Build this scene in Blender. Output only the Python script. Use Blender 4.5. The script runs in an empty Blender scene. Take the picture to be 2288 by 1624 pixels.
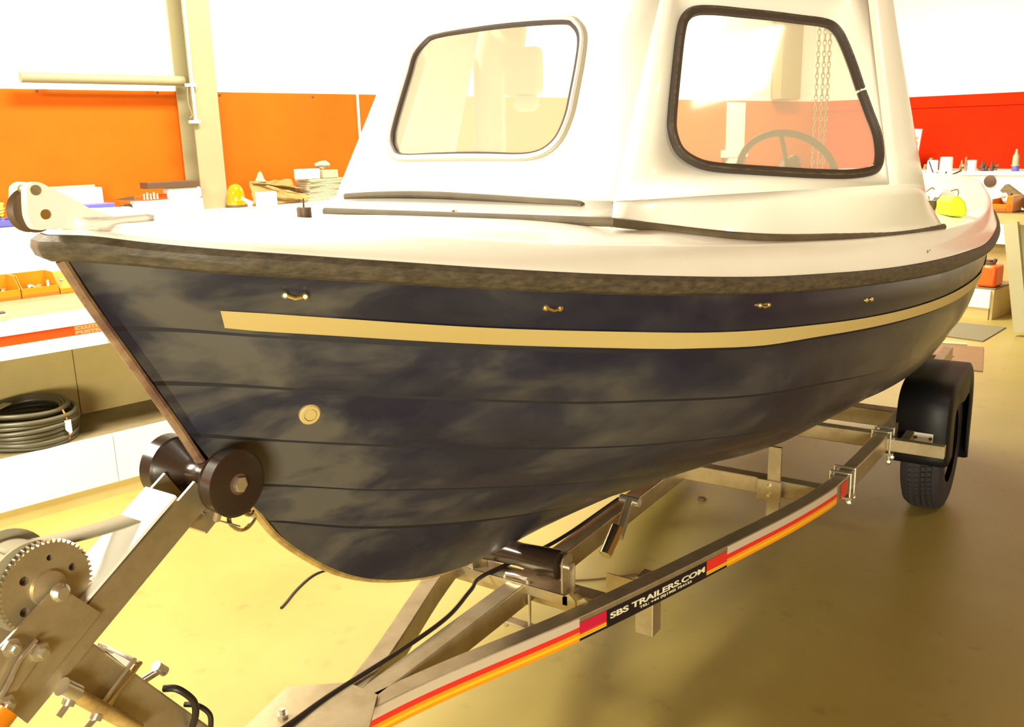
import bpy, math, random
from mathutils import Vector, Matrix
from mathutils.geometry import tessellate_polygon
random.seed(7)
SC = bpy.context.scene
COL = SC.collection
PI = math.pi

# ------------------------------------------------------------------ camera
F_PX, PITCH, ROLL, YAW = 2045.7, .24186, -.025575, .58679     # YAW: heading of the boat's axis against the view
W, H = 2288, 1624
CAM = Vector((0, 0, 1.5))
cp, sp, cr, sr = math.cos(PITCH), math.sin(PITCH), math.cos(ROLL), math.sin(ROLL)
R_ = Matrix(((cr, -sr, 0), (sr, cr, 0), (0, 0, 1))) @ Matrix(((1, 0, 0), (0, -sp, -cp), (0, cp, -sp))) \
    @ Matrix(((math.sin(YAW), -math.cos(YAW), 0), (math.cos(YAW), math.sin(YAW), 0), (0, 0, 1)))
cam_d = bpy.data.cameras.new('camera')
cam_d.sensor_width = 36
cam_d.lens = F_PX / W * 36
cam = bpy.data.objects.new('camera', cam_d)
COL.objects.link(cam)
mc = (Matrix(((1, 0, 0), (0, -1, 0), (0, 0, -1))) @ R_).transposed().to_4x4()
mc.translation = CAM
cam.matrix_world = mc
cam_d.clip_start = .02
SC.camera = cam

# ------------------------------------------------------------------ light
SC.view_settings.view_transform = 'Standard'
SC.view_settings.look = 'None'
SC.view_settings.exposure = 1.0
SC.view_settings.gamma = 1
SC.view_settings.use_curve_mapping = False
wo = bpy.data.worlds.new('world')
SC.world = wo
wo.use_nodes = True
wo.node_tree.nodes['Background'].inputs[0].default_value = (1, .38, .06, 1)
wo.node_tree.nodes['Background'].inputs[1].default_value = .14


def lamp(name, loc, size, power, col=(1, .90, .66), aim=None):
    l = bpy.data.lights.new(name, 'AREA')
    l.shape = 'RECTANGLE'
    l.size, l.size_y = size
    l.energy = power
    l.color = col
    o = bpy.data.objects.new(name, l)
    COL.objects.link(o)
    o.location = loc
    if aim is not None:
        o.rotation_euler = (Vector(aim) - Vector(loc)).to_track_quat('-Z', 'Y').to_euler()
    else:
        o.rotation_euler = (0, 0, -.21)
    return o


lamp('ceiling_light_front', (-.3, 3.15, 2.9), (1.6, .4), 165, (1, .92, .74))
lamp('ceiling_light_bench', (3.0, 2.8, 3.4), (1.6, .5), 125, (1, .92, .74))
lamp('ceiling_light_stern', (7.3, 2.2, 3.3), (1.6, .5), 150, (1, .92, .74))
lamp('ceiling_light_port', (2.56, -1.54, 3.3), (.40, .42), 12)
lamp('low_front_fill', (-4.4, -2.3, 1.35), (2.4, 1.4), 300, (1, .94, .70), aim=(2, .3, 1.5))  # low fill added to brighten the port faces; no actual door here


# ------------------------------------------------------------------ measuring helpers (ray of a photo point met with a real plane)
def ray(p):
    return (R_.transposed() @ Vector((p[0] - W / 2, p[1] - H / 2, F_PX))).normalized()


def onpl(p, P0, n):
    d = ray(p)
    n = Vector(n)
    return CAM + d * ((Vector(P0) - CAM).dot(n) / d.dot(n))


def onx(p, x): return onpl(p, (x, 0, 0), (1, 0, 0))
def ony(p, y): return onpl(p, (0, y, 0), (0, 1, 0))
def onz(p, z): return onpl(p, (0, 0, z), (0, 0, 1))


def interp(xs, ys, x):
    n = len(xs)
    x = min(max(x, xs[0]), xs[-1])
    i = 0
    while i < n - 2 and x > xs[i + 1]:
        i += 1
    d = [(ys[k + 1] - ys[k]) / (xs[k + 1] - xs[k]) for k in range(n - 1)]

    def m(k):
        if k == 0: return d[0]
        if k == n - 1: return d[-1]
        h0, h1 = xs[k] - xs[k - 1], xs[k + 1] - xs[k]
        return (d[k - 1] * h1 + d[k] * h0) / (h0 + h1)
    h = xs[i + 1] - xs[i]
    t = (x - xs[i]) / h
    return ys[i] * (2 * t ** 3 - 3 * t * t + 1) + m(i) * h * (t ** 3 - 2 * t * t + t) + ys[i + 1] * (3 * t * t - 2 * t ** 3) + m(i + 1) * h * (t ** 3 - t * t)


def smooth_path(pts, n=6, closed=False):
    pts = [Vector(p) for p in pts]
    out = []
    N = len(pts)
    rng = range(N) if closed else range(N - 1)
    for i in rng:
        if closed:
            a, b, c, d = pts[i - 1], pts[i], pts[(i + 1) % N], pts[(i + 2) % N]
        else:
            b, c = pts[i], pts[i + 1]
            a = pts[i - 1] if i else b * 2 - c
            d = pts[i + 2] if i + 2 < N else c * 2 - b
        for k in range(n):
            t = k / n
            out.append(.5 * ((2 * b) + (c - a) * t + (2 * a - 5 * b + 4 * c - d) * t * t + (3 * b - a - 3 * c + d) * t ** 3))
    if not closed:
        out.append(pts[-1])
    return out


# ------------------------------------------------------------------ materials
def mat(name, col, rough=.5, metal=0., noise=None, spec=.5, coat=0., bump=0., trans=0., emit=None, scale=8, stretch=None, alpha=1.):
    m = bpy.data.materials.new(name)
    m.use_nodes = True
    nt = m.node_tree
    b = nt.nodes['Principled BSDF']
    b.inputs['Base Color'].default_value = (*col, 1)
    b.inputs['Roughness'].default_value = rough
    b.inputs['Metallic'].default_value = metal
    b.inputs['Specular IOR Level'].default_value = spec
    b.inputs['Coat Weight'].default_value = coat
    b.inputs['Coat Roughness'].default_value = .08
    b.inputs['Transmission Weight'].default_value = trans
    b.inputs['Alpha'].default_value = alpha
    if noise is not None or bump:
        tc = nt.nodes.new('ShaderNodeTexCoord')
        mp = nt.nodes.new('ShaderNodeMapping')
        if stretch: mp.inputs['Scale'].default_value = stretch
        nt.links.new(tc.outputs['Object'], mp.inputs[0])
        nz = nt.nodes.new('ShaderNodeTexNoise')
        nz.inputs['Scale'].default_value = scale
        nz.inputs['Detail'].default_value = 6
        nz.inputs['Roughness'].default_value = .65
        nt.links.new(mp.outputs[0], nz.inputs[0])
        if noise is not None:
            rp = nt.nodes.new('ShaderNodeValToRGB')
            rp.color_ramp.elements[0].position = .38
            rp.color_ramp.elements[1].position = .68
            rp.color_ramp.elements[0].color = (*col, 1)
            rp.color_ramp.elements[1].color = (*noise, 1)
            nt.links.new(nz.outputs[0], rp.inputs[0])
            nt.links.new(rp.outputs[0], b.inputs['Base Color'])
        if bump:
            bp = nt.nodes.new('ShaderNodeBump')
            bp.inputs['Strength'].default_value = bump
            bp.inputs['Distance'].default_value = .01
            nt.links.new(nz.outputs[0], bp.inputs['Height'])
            nt.links.new(bp.outputs[0], b.inputs['Normal'])
    return m


M = dict(
    gel=mat('white_gelcoat', (.90, .90, .85), .32, noise=(.87, .87, .80), scale=5, coat=.3),
    inner=mat('cabin_lining', (.66, .62, .50), .7),
    maroon=mat('rubbed_maroon_stem', (.13, .065, .045), .5, noise=(.30, .19, .10), scale=25),
    lap_shade=mat('painted_shade_in_laps', (.010, .008, .010), .7),  # near-black colour that paints the shadow line under each hull lap
    rub=mat('worn_black_rubber', (.045, .035, .022), .55, noise=(.11, .085, .05), scale=40, stretch=(1, 1, 3), bump=.2),
    seal=mat('black_rubber_seal', (.05, .035, .03), .45),
    grey_seal=mat('pale_rubber_seal', (.36, .33, .25), .5),
    alu=mat('bright_window_insert', (.8, .8, .78), .3, metal=.4),
    beading=mat('sun_bleached_rubber_strip', (.11, .085, .045), .55, noise=(.07, .05, .028), scale=15),
    stripe=mat('faded_cream_stripe', (.52, .40, .16), .45),
    brass=mat('brass_fitting', (.75, .55, .2), .3, metal=.9),
    steel=mat('galvanised_steel', (.44, .36, .22), .40, metal=.75, noise=(.56, .47, .31), scale=14),
    zinc=mat('zinc_plated_bolt', (.75, .73, .66), .25, metal=.9),
    chrome=mat('bright_plated_tube', (.8, .75, .6), .15, metal=1),
    black=mat('black_rubber_roller', (.028, .017, .012), .22, spec=.6),
    tyre=mat('tyre_rubber', (.025, .022, .026), .75),
    guard=mat('black_plastic_mudguard', (.006, .006, .008), .5, spec=.3),
    webbing=mat('grey_webbing_strap', (.30, .27, .18), .8),
    cable=mat('black_cable', (.015, .01, .008), .4),
    copper=mat('worn_keel_band', (.30, .19, .06), .5, noise=(.55, .38, .12), scale=30),
    white=mat('white_painted_board', (.85, .85, .80), .5),
    ivory=mat('cream_painted_board', (.58, .46, .20), .55, noise=(.50, .39, .15), scale=3),
    wallw=mat('white_wall', (.88, .88, .84), .6),
    orange=mat('orange_painted_board', (.60, .112, .004), .6, spec=.15, noise=(.58, .098, .003), scale=3),
    red=mat('red_painted_board', (.54, .022, .001), .8, spec=.08, noise=(.50, .018, .001), scale=3),
    column=mat('pale_green_painted_steel', (.30, .28, .16), .5),
    darkcol=mat('shaded_column_paint', (.33, .29, .16), .5),
    tray=mat('orange_plastic_tray', (.62, .19, .004), .35),
    traydk=mat('red_orange_plastic', (.70, .12, .01), .4),
    counter=mat('worn_green_grey_worktop', (.17, .20, .09), .5, noise=(.26, .26, .15), scale=4, stretch=(1, 3, 1)),
    redpaint=mat('orange_red_paint', (.60, .065, .004), .4),
    sticker=mat('faded_sticker', (.42, .15, .04), .5),
    stickertxt=mat('sticker_lettering', (.50, .30, .13), .5),
    blue=mat('blue_plastic', (.11, .11, .42), .4),
    amber=mat('amber_beacon_lens', (.50, .24, .0), .12, coat=.5),
    paper=mat('brown_wrapping_paper', (.30, .18, .045), .75, noise=(.38, .25, .08), scale=10),
    sheets=mat('white_paper', (.42, .39, .26), .7),
    tub=mat('white_plastic_tub', (.85, .85, .82), .35),
    dark=mat('dark_brown_plastic', (.10, .055, .03), .5),
    hose=mat('ribbed_black_hose', (.075, .065, .035), .45),
    yellow=mat('yellow_cable', (.80, .62, .10), .45),
    lime=mat('lime_yellow_foam', (.62, .80, .02), .6),
    engine=mat('weathered_alloy', (.42, .35, .2), .45, metal=.4, noise=(.2, .14, .07), scale=25),
    cardboard=mat('brown_hardboard', (.22, .115, .045), .7, noise=(.19, .10, .036), scale=5),
    matg=mat('grey_floor_mat', (.17, .15, .085), .85),
    wood=mat('weathered_timber', (.16, .12, .05), .7, noise=(.22, .17, .08), scale=8, stretch=(1, 1, 6)),
    leg=mat('pale_green_trestle_paint', (.42, .40, .24), .6),
    fuel=mat('red_fuel_can_plastic', (.80, .12, .01), .35),
    lred=mat('red_reflective_tape', (.70, .03, .02), .35),
    lcrim=mat('crimson_decal', (.55, .01, .05), .35),
    lora=mat('orange_tape', (.85, .30, .01), .35),
    lyel=mat('yellow_tape', (.85, .50, .02), .35),
    lblk=mat('black_decal', (.012, .008, .012), .35),
    ltxt=mat('decal_lettering', (.75, .70, .50), .4),
    gloss=mat('glossy_silver_tape', (.72, .62, .50), .3, metal=.3),
)

# glass of the boat's windows
g = bpy.data.materials.new('scuffed_clear_acrylic')
g.use_nodes = True
nt = g.node_tree
for n in list(nt.nodes):
    if n.type != 'OUTPUT_MATERIAL': nt.nodes.remove(n)
mixs = nt.nodes.new('ShaderNodeMixShader')
tr = nt.nodes.new('ShaderNodeBsdfTransparent')
tr.inputs[0].default_value = (.93, .90, .80, 1)
gl = nt.nodes.new('ShaderNodeBsdfGlossy')
gl.inputs['Roughness'].default_value = .06
fr = nt.nodes.new('ShaderNodeFresnel')
fr.inputs[0].default_value = 1.5
mixd = nt.nodes.new('ShaderNodeMixShader')
df = nt.nodes.new('ShaderNodeBsdfDiffuse')
df.inputs[0].default_value = (.85, .80, .62, 1)
mixd.inputs[0].default_value = .42
nt.links.new(tr.outputs[0], mixd.inputs[1])
nt.links.new(df.outputs[0], mixd.inputs[2])
nt.links.new(fr.outputs[0], mixs.inputs[0])
nt.links.new(mixd.outputs[0], mixs.inputs[1])
nt.links.new(gl.outputs[0], mixs.inputs[2])
nt.links.new(mixs.outputs[0], nt.nodes['Material Output'].inputs[0])
M['glass'] = g


def hull_material():
    m = mat('chalky_navy_gelcoat', (.030, .034, .062), .30, coat=.12)
    nt = m.node_tree
    N = nt.nodes.new
    L = nt.links.new
    b = nt.nodes['Principled BSDF']
    tc = N('ShaderNodeTexCoord')

    def math_(op, a, b_=None, c=None, clamp=False):
        n = N('ShaderNodeMath')
        n.operation = op
        n.use_clamp = clamp
        for i, x in enumerate((a, b_, c)):
            if x is None: continue
            if isinstance(x, (int, float)): n.inputs[i].default_value = x
            else: L(x, n.inputs[i])
        return n.outputs[0]

    def noise(scale, stretch, rot=(0, 0, 0), detail=5, dist=0., rough=.55):
        mp = N('ShaderNodeMapping')
        mp.inputs['Scale'].default_value = stretch
        mp.inputs['Rotation'].default_value = rot
        L(tc.outputs['Object'], mp.inputs[0])
        n = N('ShaderNodeTexNoise')
        n.inputs['Scale'].default_value = scale
        n.inputs['Detail'].default_value = detail
        n.inputs['Distortion'].default_value = dist
        n.inputs['Roughness'].default_value = rough
        L(mp.outputs[0], n.inputs[0])
        return n.outputs[0]

    sx_ = N('ShaderNodeSeparateXYZ')
    L(tc.outputs['Object'], sx_.inputs[0])
    # chalky wear: broad soft patches, heavier along the stem where the bow was rubbed
    broad = noise(1.7, (1.5, 1, 2.6), (0, .3, 0), 4, .3)
    fine = noise(5, (1, 1, 2.2), (0, -.7, 0), 4, .5)
    # distance aft of the stem line; object origin sits at x 2.6, z .53
    d_ = math_('ADD', math_('ADD', sx_.outputs['X'], 2.6 - .676), math_('MULTIPLY', math_('SUBTRACT', sx_.outputs['Z'], 1.359 - .53), .52))
    stem_ = math_('SUBTRACT', 1, math_('DIVIDE', math_('ABSOLUTE', math_('SUBTRACT', d_, .05)), .11), clamp=True)
    bow = math_('SUBTRACT', 1, math_('DIVIDE', d_, .75), clamp=True)
    w1 = math_('MULTIPLY', math_('SUBTRACT', broad, .47, clamp=True), 3.2)
    w2 = math_('MULTIPLY', math_('MULTIPLY', math_('SUBTRACT', fine, .42, clamp=True), 5.5), bow)
    wear = math_('ADD', math_('ADD', w1, math_('MULTIPLY', w2, .8)), math_('MULTIPLY', stem_, .45), clamp=True)
    rp = N('ShaderNodeValToRGB')
    e = rp.color_ramp.elements
    e[0].position, e[0].color = 0, (.012, .013, .031, 1)
    e[1].position, e[1].color = 1, (.085, .078, .070, 1)
    x = e.new(.35)
    x.color = (.022, .023, .040, 1)
    L(wear, rp.inputs[0])
    L(rp.outputs[0], b.inputs['Base Color'])
    L(math_('ADD', math_('MULTIPLY', wear, .25), .25), b.inputs['Roughness'])
    return m


M['hull'] = hull_material()


def floor_material():
    m = mat('sealed_concrete_floor', (.5, .4, .2), .38)
    nt = m.node_tree
    b = nt.nodes['Principled BSDF']
    tc = nt.nodes.new('ShaderNodeTexCoord')
    n1 = nt.nodes.new('ShaderNodeTexNoise')
    n1.inputs['Scale'].default_value = 1.1
    n1.inputs['Detail'].default_value = 8
    n1.inputs['Roughness'].default_value = .6
    nt.links.new(tc.outputs['Object'], n1.inputs[0])
    rp = nt.nodes.new('ShaderNodeValToRGB')
    e = rp.color_ramp.elements
    e[0].position, e[0].color = .35, (.285, .220, .055, 1)
    e[1].position, e[1].color = .66, (.345, .278, .080, 1)
    nt.links.new(n1.outputs[0], rp.inputs[0])
    v = nt.nodes.new('ShaderNodeTexNoise')
    v.inputs['Scale'].default_value = 14
    v.inputs['Detail'].default_value = 3
    nt.links.new(tc.outputs['Object'], v.inputs[0])
    r2 = nt.nodes.new('ShaderNodeValToRGB')
    r2.color_ramp.elements[0].position, r2.color_ramp.elements[0].color = .24, (.75, .72, .68, 1)
    r2.color_ramp.elements[1].position, r2.color_ramp.elements[1].color = .36, (1, 1, 1, 1)
    nt.links.new(v.outputs[0], r2.inputs[0])
    mx = nt.nodes.new('ShaderNodeMix')
    mx.data_type = 'RGBA'
    mx.blend_type = 'MULTIPLY'
    mx.inputs[0].default_value = .7
    nt.links.new(rp.outputs[0], mx.inputs[6])
    nt.links.new(r2.outputs[0], mx.inputs[7])
    nt.links.new(mx.outputs[2], b.inputs['Base Color'])
    bp = nt.nodes.new('ShaderNodeBump')
    bp.inputs['Strength'].default_value = .06
    nt.links.new(n1.outputs[0], bp.inputs['Height'])
    nt.links.new(bp.outputs[0], b.inputs['Normal'])
    return m


M['floor'] = floor_material()


# ------------------------------------------------------------------ mesh builder
class MB:
    def __init__(s):
        s.v, s.f, s.mi = [], [], []

    def add(s, vs, fs, mi=0):
        o = len(s.v)
        s.v += [Vector(v) for v in vs]
        s.f += [tuple(o + i for i in f) for f in fs]
        s.mi += [mi] * len(fs)
        return s

    def box(s, c, size, ax=None, mi=0, bev=0.):
        ax = ax or (Vector((1, 0, 0)), Vector((0, 1, 0)), Vector((0, 0, 1)))
        c = Vector(c)
        h = [x / 2 for x in size]
        P = lambda i, j, k: c + ax[0] * (h[0] * i) + ax[1] * (h[1] * j) + ax[2] * (h[2] * k)
        vs = [P(i, j, k) for i in (-1, 1) for j in (-1, 1) for k in (-1, 1)]
        return s.add(vs, [(0, 1, 3, 2), (4, 6, 7, 5), (0, 4, 5, 1), (2, 3, 7, 6), (0, 2, 6, 4), (1, 5, 7, 3)], mi)

    def beam(s, a, b, w, h, up=(0, 0, 1), mi=0):
        """box section between two points, w sideways, h along up"""
        a, b = Vector(a), Vector(b)
        x = (b - a).normalized()
        y = Vector(up).cross(x).normalized()
        z = x.cross(y)
        return s.box((a + b) / 2, ((b - a).length, w, h), (x, y, z), mi)

    def tube(s, pts, r, n=12, closed=False, caps=True, mi=0, rz=None):
        pts = [Vector(p) for p in pts]
        N = len(pts)
        if not isinstance(r, (list, tuple)): r = [r] * N
        t0 = (pts[1] - pts[0]).normalized()
        u = t0.orthogonal().normalized()
        vs = []
        for i, p in enumerate(pts):
            if closed: t = (pts[(i + 1) % N] - pts[i - 1])
            else: t = pts[min(i + 1, N - 1)] - pts[max(i - 1, 0)]
            if t.length < 1e-9: t = t0
            t.normalize()
            u = (u - t * u.dot(t))
            if u.length < 1e-6: u = t.orthogonal()
            u.normalize()
            w = t.cross(u)
            for k in range(n):
                a = 2 * PI * k / n
                vs.append(p + u * (math.cos(a) * r[i]) + w * (math.sin(a) * r[i]))
        fs = []
        for i in range(N if closed else N - 1):
            j = (i + 1) % N
            for k in range(n):
                fs.append((i * n + k, i * n + (k + 1) % n, j * n + (k + 1) % n, j * n + k))
        if caps and not closed:
            fs.append(tuple(range(n))[::-1])
            fs.append(tuple((N - 1) * n + k for k in range(n)))
        return s.add(vs, fs, mi)

    def cyl(s, a, b, r0, r1=None, n=20, mi=0):
        return s.tube([a, b], [r0, r0 if r1 is None else r1], n, mi=mi)

    def lathe(s, prof, o, ax, n=28, mi=0, caps=True):
        """prof: (distance along ax, radius)"""
        o, ax = Vector(o), Vector(ax).normalized()
        u = ax.orthogonal().normalized()
        w = ax.cross(u)
        vs = [o + ax * d + (u * math.cos(2 * PI * k / n) + w * math.sin(2 * PI * k / n)) * r for d, r in prof for k in range(n)]
        fs = [(i * n + k, i * n + (k + 1) % n, (i + 1) * n + (k + 1) % n, (i + 1) * n + k) for i in range(len(prof) - 1) for k in range(n)]
        if caps:
            fs.append(tuple(range(n))[::-1])
            fs.append(tuple((len(prof) - 1) * n + k for k in range(n)))
        return s.add(vs, fs, mi)

    def grid(s, rows, mi=0, flip=False):
        n = len(rows[0])
        vs = [p for r in rows for p in r]
        fs = []
        for i in range(len(rows) - 1):
            for j in range(n - 1):
                f = (i * n + j, i * n + j + 1, (i + 1) * n + j + 1, (i + 1) * n + j)
                fs.append(f[::-1] if flip else f)
        return s.add(vs, fs, mi)

    def poly(s, outer, holes=(), mi=0):
        loops = [[Vector(p) for p in outer]] + [[Vector(p) for p in h] for h in holes]
        vs = [p for l in loops for p in l]
        return s.add(vs, [tuple(t) for t in tessellate_polygon(loops)], mi)

    def prism(s, pts, d, mi=0, holes=()):
        """flat outline extruded by vector d"""
        d = Vector(d)
        loops = [[Vector(p) for p in pts]] + [[Vector(p) for p in h] for h in holes]
        vs = [p for l in loops for p in l]
        N = len(vs)
        tr = [tuple(t) for t in tessellate_polygon(loops)]
        fs = tr + [tuple(i + N for i in t[::-1]) for t in tr]
        o = 0
        for l in loops:
            n = len(l)
            for i in range(n):
                fs.append((o + i, o + (i + 1) % n, N + o + (i + 1) % n, N + o + i))
            o += n
        return s.add(vs + [v + d for v in vs], fs, mi)

    def mirror(s, yc):
        o = len(s.v)
        s.v += [Vector((v.x, 2 * yc - v.y, v.z)) for v in s.v]
        s.f += [tuple(o + i for i in f[::-1]) for f in list(s.f)]
        s.mi += list(s.mi)
        return s

    def build(s, name, m, parent=None, smooth=True, ang=35, bevel=0., solid=0., sub=0):
        org = Vector((0, 0, 0))
        if parent is not None:
            org = Vector(parent['_o']) if '_o' in parent else org
        else:
            xs = [v.x for v in s.v]; ys = [v.y for v in s.v]; zs = [v.z for v in s.v]
            org = Vector(((min(xs) + max(xs)) / 2, (min(ys) + max(ys)) / 2, min(zs)))
        me = bpy.data.meshes.new(name)
        me.from_pydata([v - org for v in s.v], [], s.f)
        ms = m if isinstance(m, (list, tuple)) else [m]
        for x in ms: me.materials.append(M[x] if isinstance(x, str) else x)
        if len(ms) > 1: me.polygons.foreach_set('material_index', s.mi)
        me.validate()
        import bmesh
        b = bmesh.new()
        b.from_mesh(me)
        bmesh.ops.recalc_face_normals(b, faces=b.faces)
        b.to_mesh(me)
        b.free()
        if smooth:
            me.polygons.foreach_set('use_smooth', [True] * len(me.polygons))
            me.set_sharp_from_angle(angle=math.radians(ang))
        o = bpy.data.objects.new(name, me)
        COL.objects.link(o)
        if parent is not None:
            o.parent = parent
        else:
            o.location = org
        o['_o'] = tuple(org)
        if solid:
            md = o.modifiers.new('thickness', 'SOLIDIFY')
            md.thickness = solid
            md.offset = 0
        if bevel:
            md = o.modifiers.new('bevel', 'BEVEL')
            md.width = bevel
            md.segments = 2
            md.limit_method = 'ANGLE'
            md.angle_limit = math.radians(40)
        if sub:
            md = o.modifiers.new('sub', 'SUBSURF')
            md.levels = md.render_levels = sub
        return o


def tag(o, label, cat, group=None, kind=None):
    o['label'] = label
    o['category'] = cat
    if group: o['group'] = group
    if kind: o['kind'] = kind
    return o


def thing(name, label, cat, loc, group=None):
    o = bpy.data.objects.new(name, None)
    COL.objects.link(o)
    o.location = loc
    o['_o'] = tuple(loc)
    return tag(o, label, cat, group)


def struct(o, label=None):
    o['kind'] = 'structure'
    if label: o['label'] = label
    return o


def text_mesh(name, txt, size, origin, xdir, ydir, m, parent, depth=.0006, width=None, height=None, bold=0.):
    c = bpy.data.curves.new(name, 'FONT')
    c.body = txt
    c.size = size
    c.extrude = depth / 2
    c.offset = bold
    to = bpy.data.objects.new('tmp', c)
    COL.objects.link(to)
    bpy.context.view_layer.update()
    me = bpy.data.meshes.new_from_object(to.evaluated_get(bpy.context.evaluated_depsgraph_get()))
    bpy.data.objects.remove(to)
    xs = [v.co.x for v in me.vertices]; ys = [v.co.y for v in me.vertices]
    sx = (width / (max(xs) - min(xs))) if width else 1
    sy = (height / (max(ys) - min(ys))) if height else 1
    x0, y0 = min(xs), min(ys)
    xd, yd = Vector(xdir).normalized(), Vector(ydir).normalized()
    zd = xd.cross(yd)
    org = Vector(parent['_o'])
    for v in me.vertices:
        v.co = Vector(origin) + xd * ((v.co.x - x0) * sx) + yd * ((v.co.y - y0) * sy) + zd * v.co.z - org
    me.materials.clear()
    me.materials.append(M[m])
    o = bpy.data.objects.new(name, me)
    COL.objects.link(o)
    o.parent = parent
    o['_o'] = tuple(org)
    return o


# ------------------------------------------------------------------ the room
Q = Vector((1.732, 3.68, 0))                     # foot of the long bench, left end
wd = Vector((.9772, -.2123, 0)).normalized()     # along the long wall
wn = Vector((.2123, .9772, 0)).normalized()      # into the long wall
UP = Vector((0, 0, 1))
LW = (wd, wn, UP)
RD = 8.7                                         # distance of the far wall


OFF = .30                                        # depth of the wall behind the bench front, added to every distance given below
def lw(s, o, z): return Q + wd * s + wn * (o + OFF) + UP * z
def lwp(p, o):
    o += OFF
    q = onpl(p, Q + wn * o, wn) - Q
    return q.dot(wd), q.z
def lbox(mb, s0, s1, o0, o1, z0, z1, mi=0):
    return mb.box(lw((s0 + s1) / 2, (o0 + o1) / 2, (z0 + z1) / 2), (abs(s1 - s0), abs(o1 - o0), abs(z1 - z0)), LW, mi)


fl = MB().add([lw(-6, .95, 0), lw(RD + .2, .95, 0), lw(RD + .2, -8, 0), lw(-6, -8, 0)], [(0, 1, 2, 3)])
fo = MB()
fo.box(lw(1.35, -3.5, -.05), (15.1, 9, .1), LW)
struct(fo.build('floor', 'floor', smooth=False))
struct(lbox(MB(), -6, RD + .1, .83, .93, 0, 4.0).build('wall_left', 'wallw', smooth=False))
struct(lbox(MB(), RD, RD + .1, -8, .83, 0, 4.0).build('wall_right', 'wallw', smooth=False))
ZB = 1.794
b1 = lbox(MB(), -5.9, 1.47, .80, .83, 1.0, ZB)
s_ = lwp((803, 300), .8)[0]
lbox(b1, 1.475, s_ - .006, .80, .83, 1.0, ZB)
b1 = struct(b1.build('trim_1', 'orange', smooth=False, bevel=.002))
b2 = struct(lbox(MB(), s_ + .006, RD, .80, .83, 1.0, ZB).build('trim_2', 'orange', smooth=False, bevel=.002))
b3 = struct(lbox(MB(), RD - .03, RD, -8, .80, .55, ZB).build('trim_3', 'red', smooth=False))
b4 = struct(lbox(MB(), RD - .045, RD - .03, -8, .80, ZB - .11, ZB).build('trim_4', 'red', smooth=False))
struct(lbox(MB(), s_ - .006, s_ + .006, .79, .805, 1.0, ZB).build('trim_5', 'white', smooth=False))
# ledge over the boards
struct(lbox(MB(), -5.9, RD, .80, .83, ZB, ZB + .02).build('trim_6', 'white', smooth=False))

# screws of the orange board
for p, wh in [((82, 203), 'at the far left of the orange board'), ((352, 206), 'in the orange board just left of the steel column'), ((491, 212), 'in the orange board just right of the steel column'), ((699, 216), 'in the orange board above the paper stack')]:
    s0, z0 = lwp(p, .798)
    sc = MB().lathe([(0, .007), (.004, .007), (.006, .003)], lw(s0, .80, z0), -wn, 12)
    o = sc.build('board_screw', 'dark')
    tag(o, 'small screw head ' + wh, 'screw', 'screws of the orange board')

# steel column in front of the board
colp = [lwp((458.3, 0), .62), lwp((511.4, 478), .62)]
sL, sR = lwp((455, 478), .62)[0], lwp((512, 478), .62)[0]
ct = thing('steel_column', 'pale green steel column standing behind the bench against the orange board', 'column', lw((sL + sR) / 2, .69, 0))
lbox(MB(), sL, sR, .620, .628, 0, 3.6).build('front_flange', 'column', ct, smooth=False)
lbox(MB(), (sL + sR) / 2 - .004, (sL + sR) / 2 + .004, .628, .765, 0, 3.6).build('web', 'darkcol', ct, smooth=False)
lbox(MB(), sL - .012, sR, .765, .773, 0, 3.6).build('rear_flange', 'darkcol', ct, smooth=False)
cx = sL + .004
cd = thing('conduit', 'thin white conduit running down the left edge of the steel column', 'conduit', lw(cx, .60, 1.3))
zc = [lwp((435, 270), .6)[1], lwp((405, 0), .6)[1] + 1]
MB().cyl(lw(cx, .605, zc[0]), lw(cx, .605, zc[1]), .008).build('tube', 'white', cd)
for y in (190, 272):
    z0 = lwp((425, y), .6)[1]
    lbox(MB(), cx - .035, cx + .022, .592, .62, z0 - .008, z0 + .008).build('clip', 'tub', cd, smooth=False)
z0 = lwp((428, 230), .6)[1]
MB().tube(smooth_path([lw(cx - .03, .6, z0 + .09), lw(cx - .035, .6, z0), lw(cx - .02, .6, z0 - .06), lw(cx - .035, .6, z0 - .08)]), .003, 6).build('loose_wire', 'steel', cd)
# grey pipe on the white wall
a, b = lwp((45, 172), .7), lwp((392, 180), .7)
pi_ = MB().cyl(lw(a[0], .7, a[1]), lw(sL + .004, .7, a[1]), .026, n=24)
for s0 in (a[0] + .15, b[0] - .1): pi_.box(lw(s0, .745, a[1]), (.02, .10, .02), LW)
tag(pi_.build('grey_pipe', 'column'), 'pale grey green horizontal pipe on the white wall left of the column', 'pipe')

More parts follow.
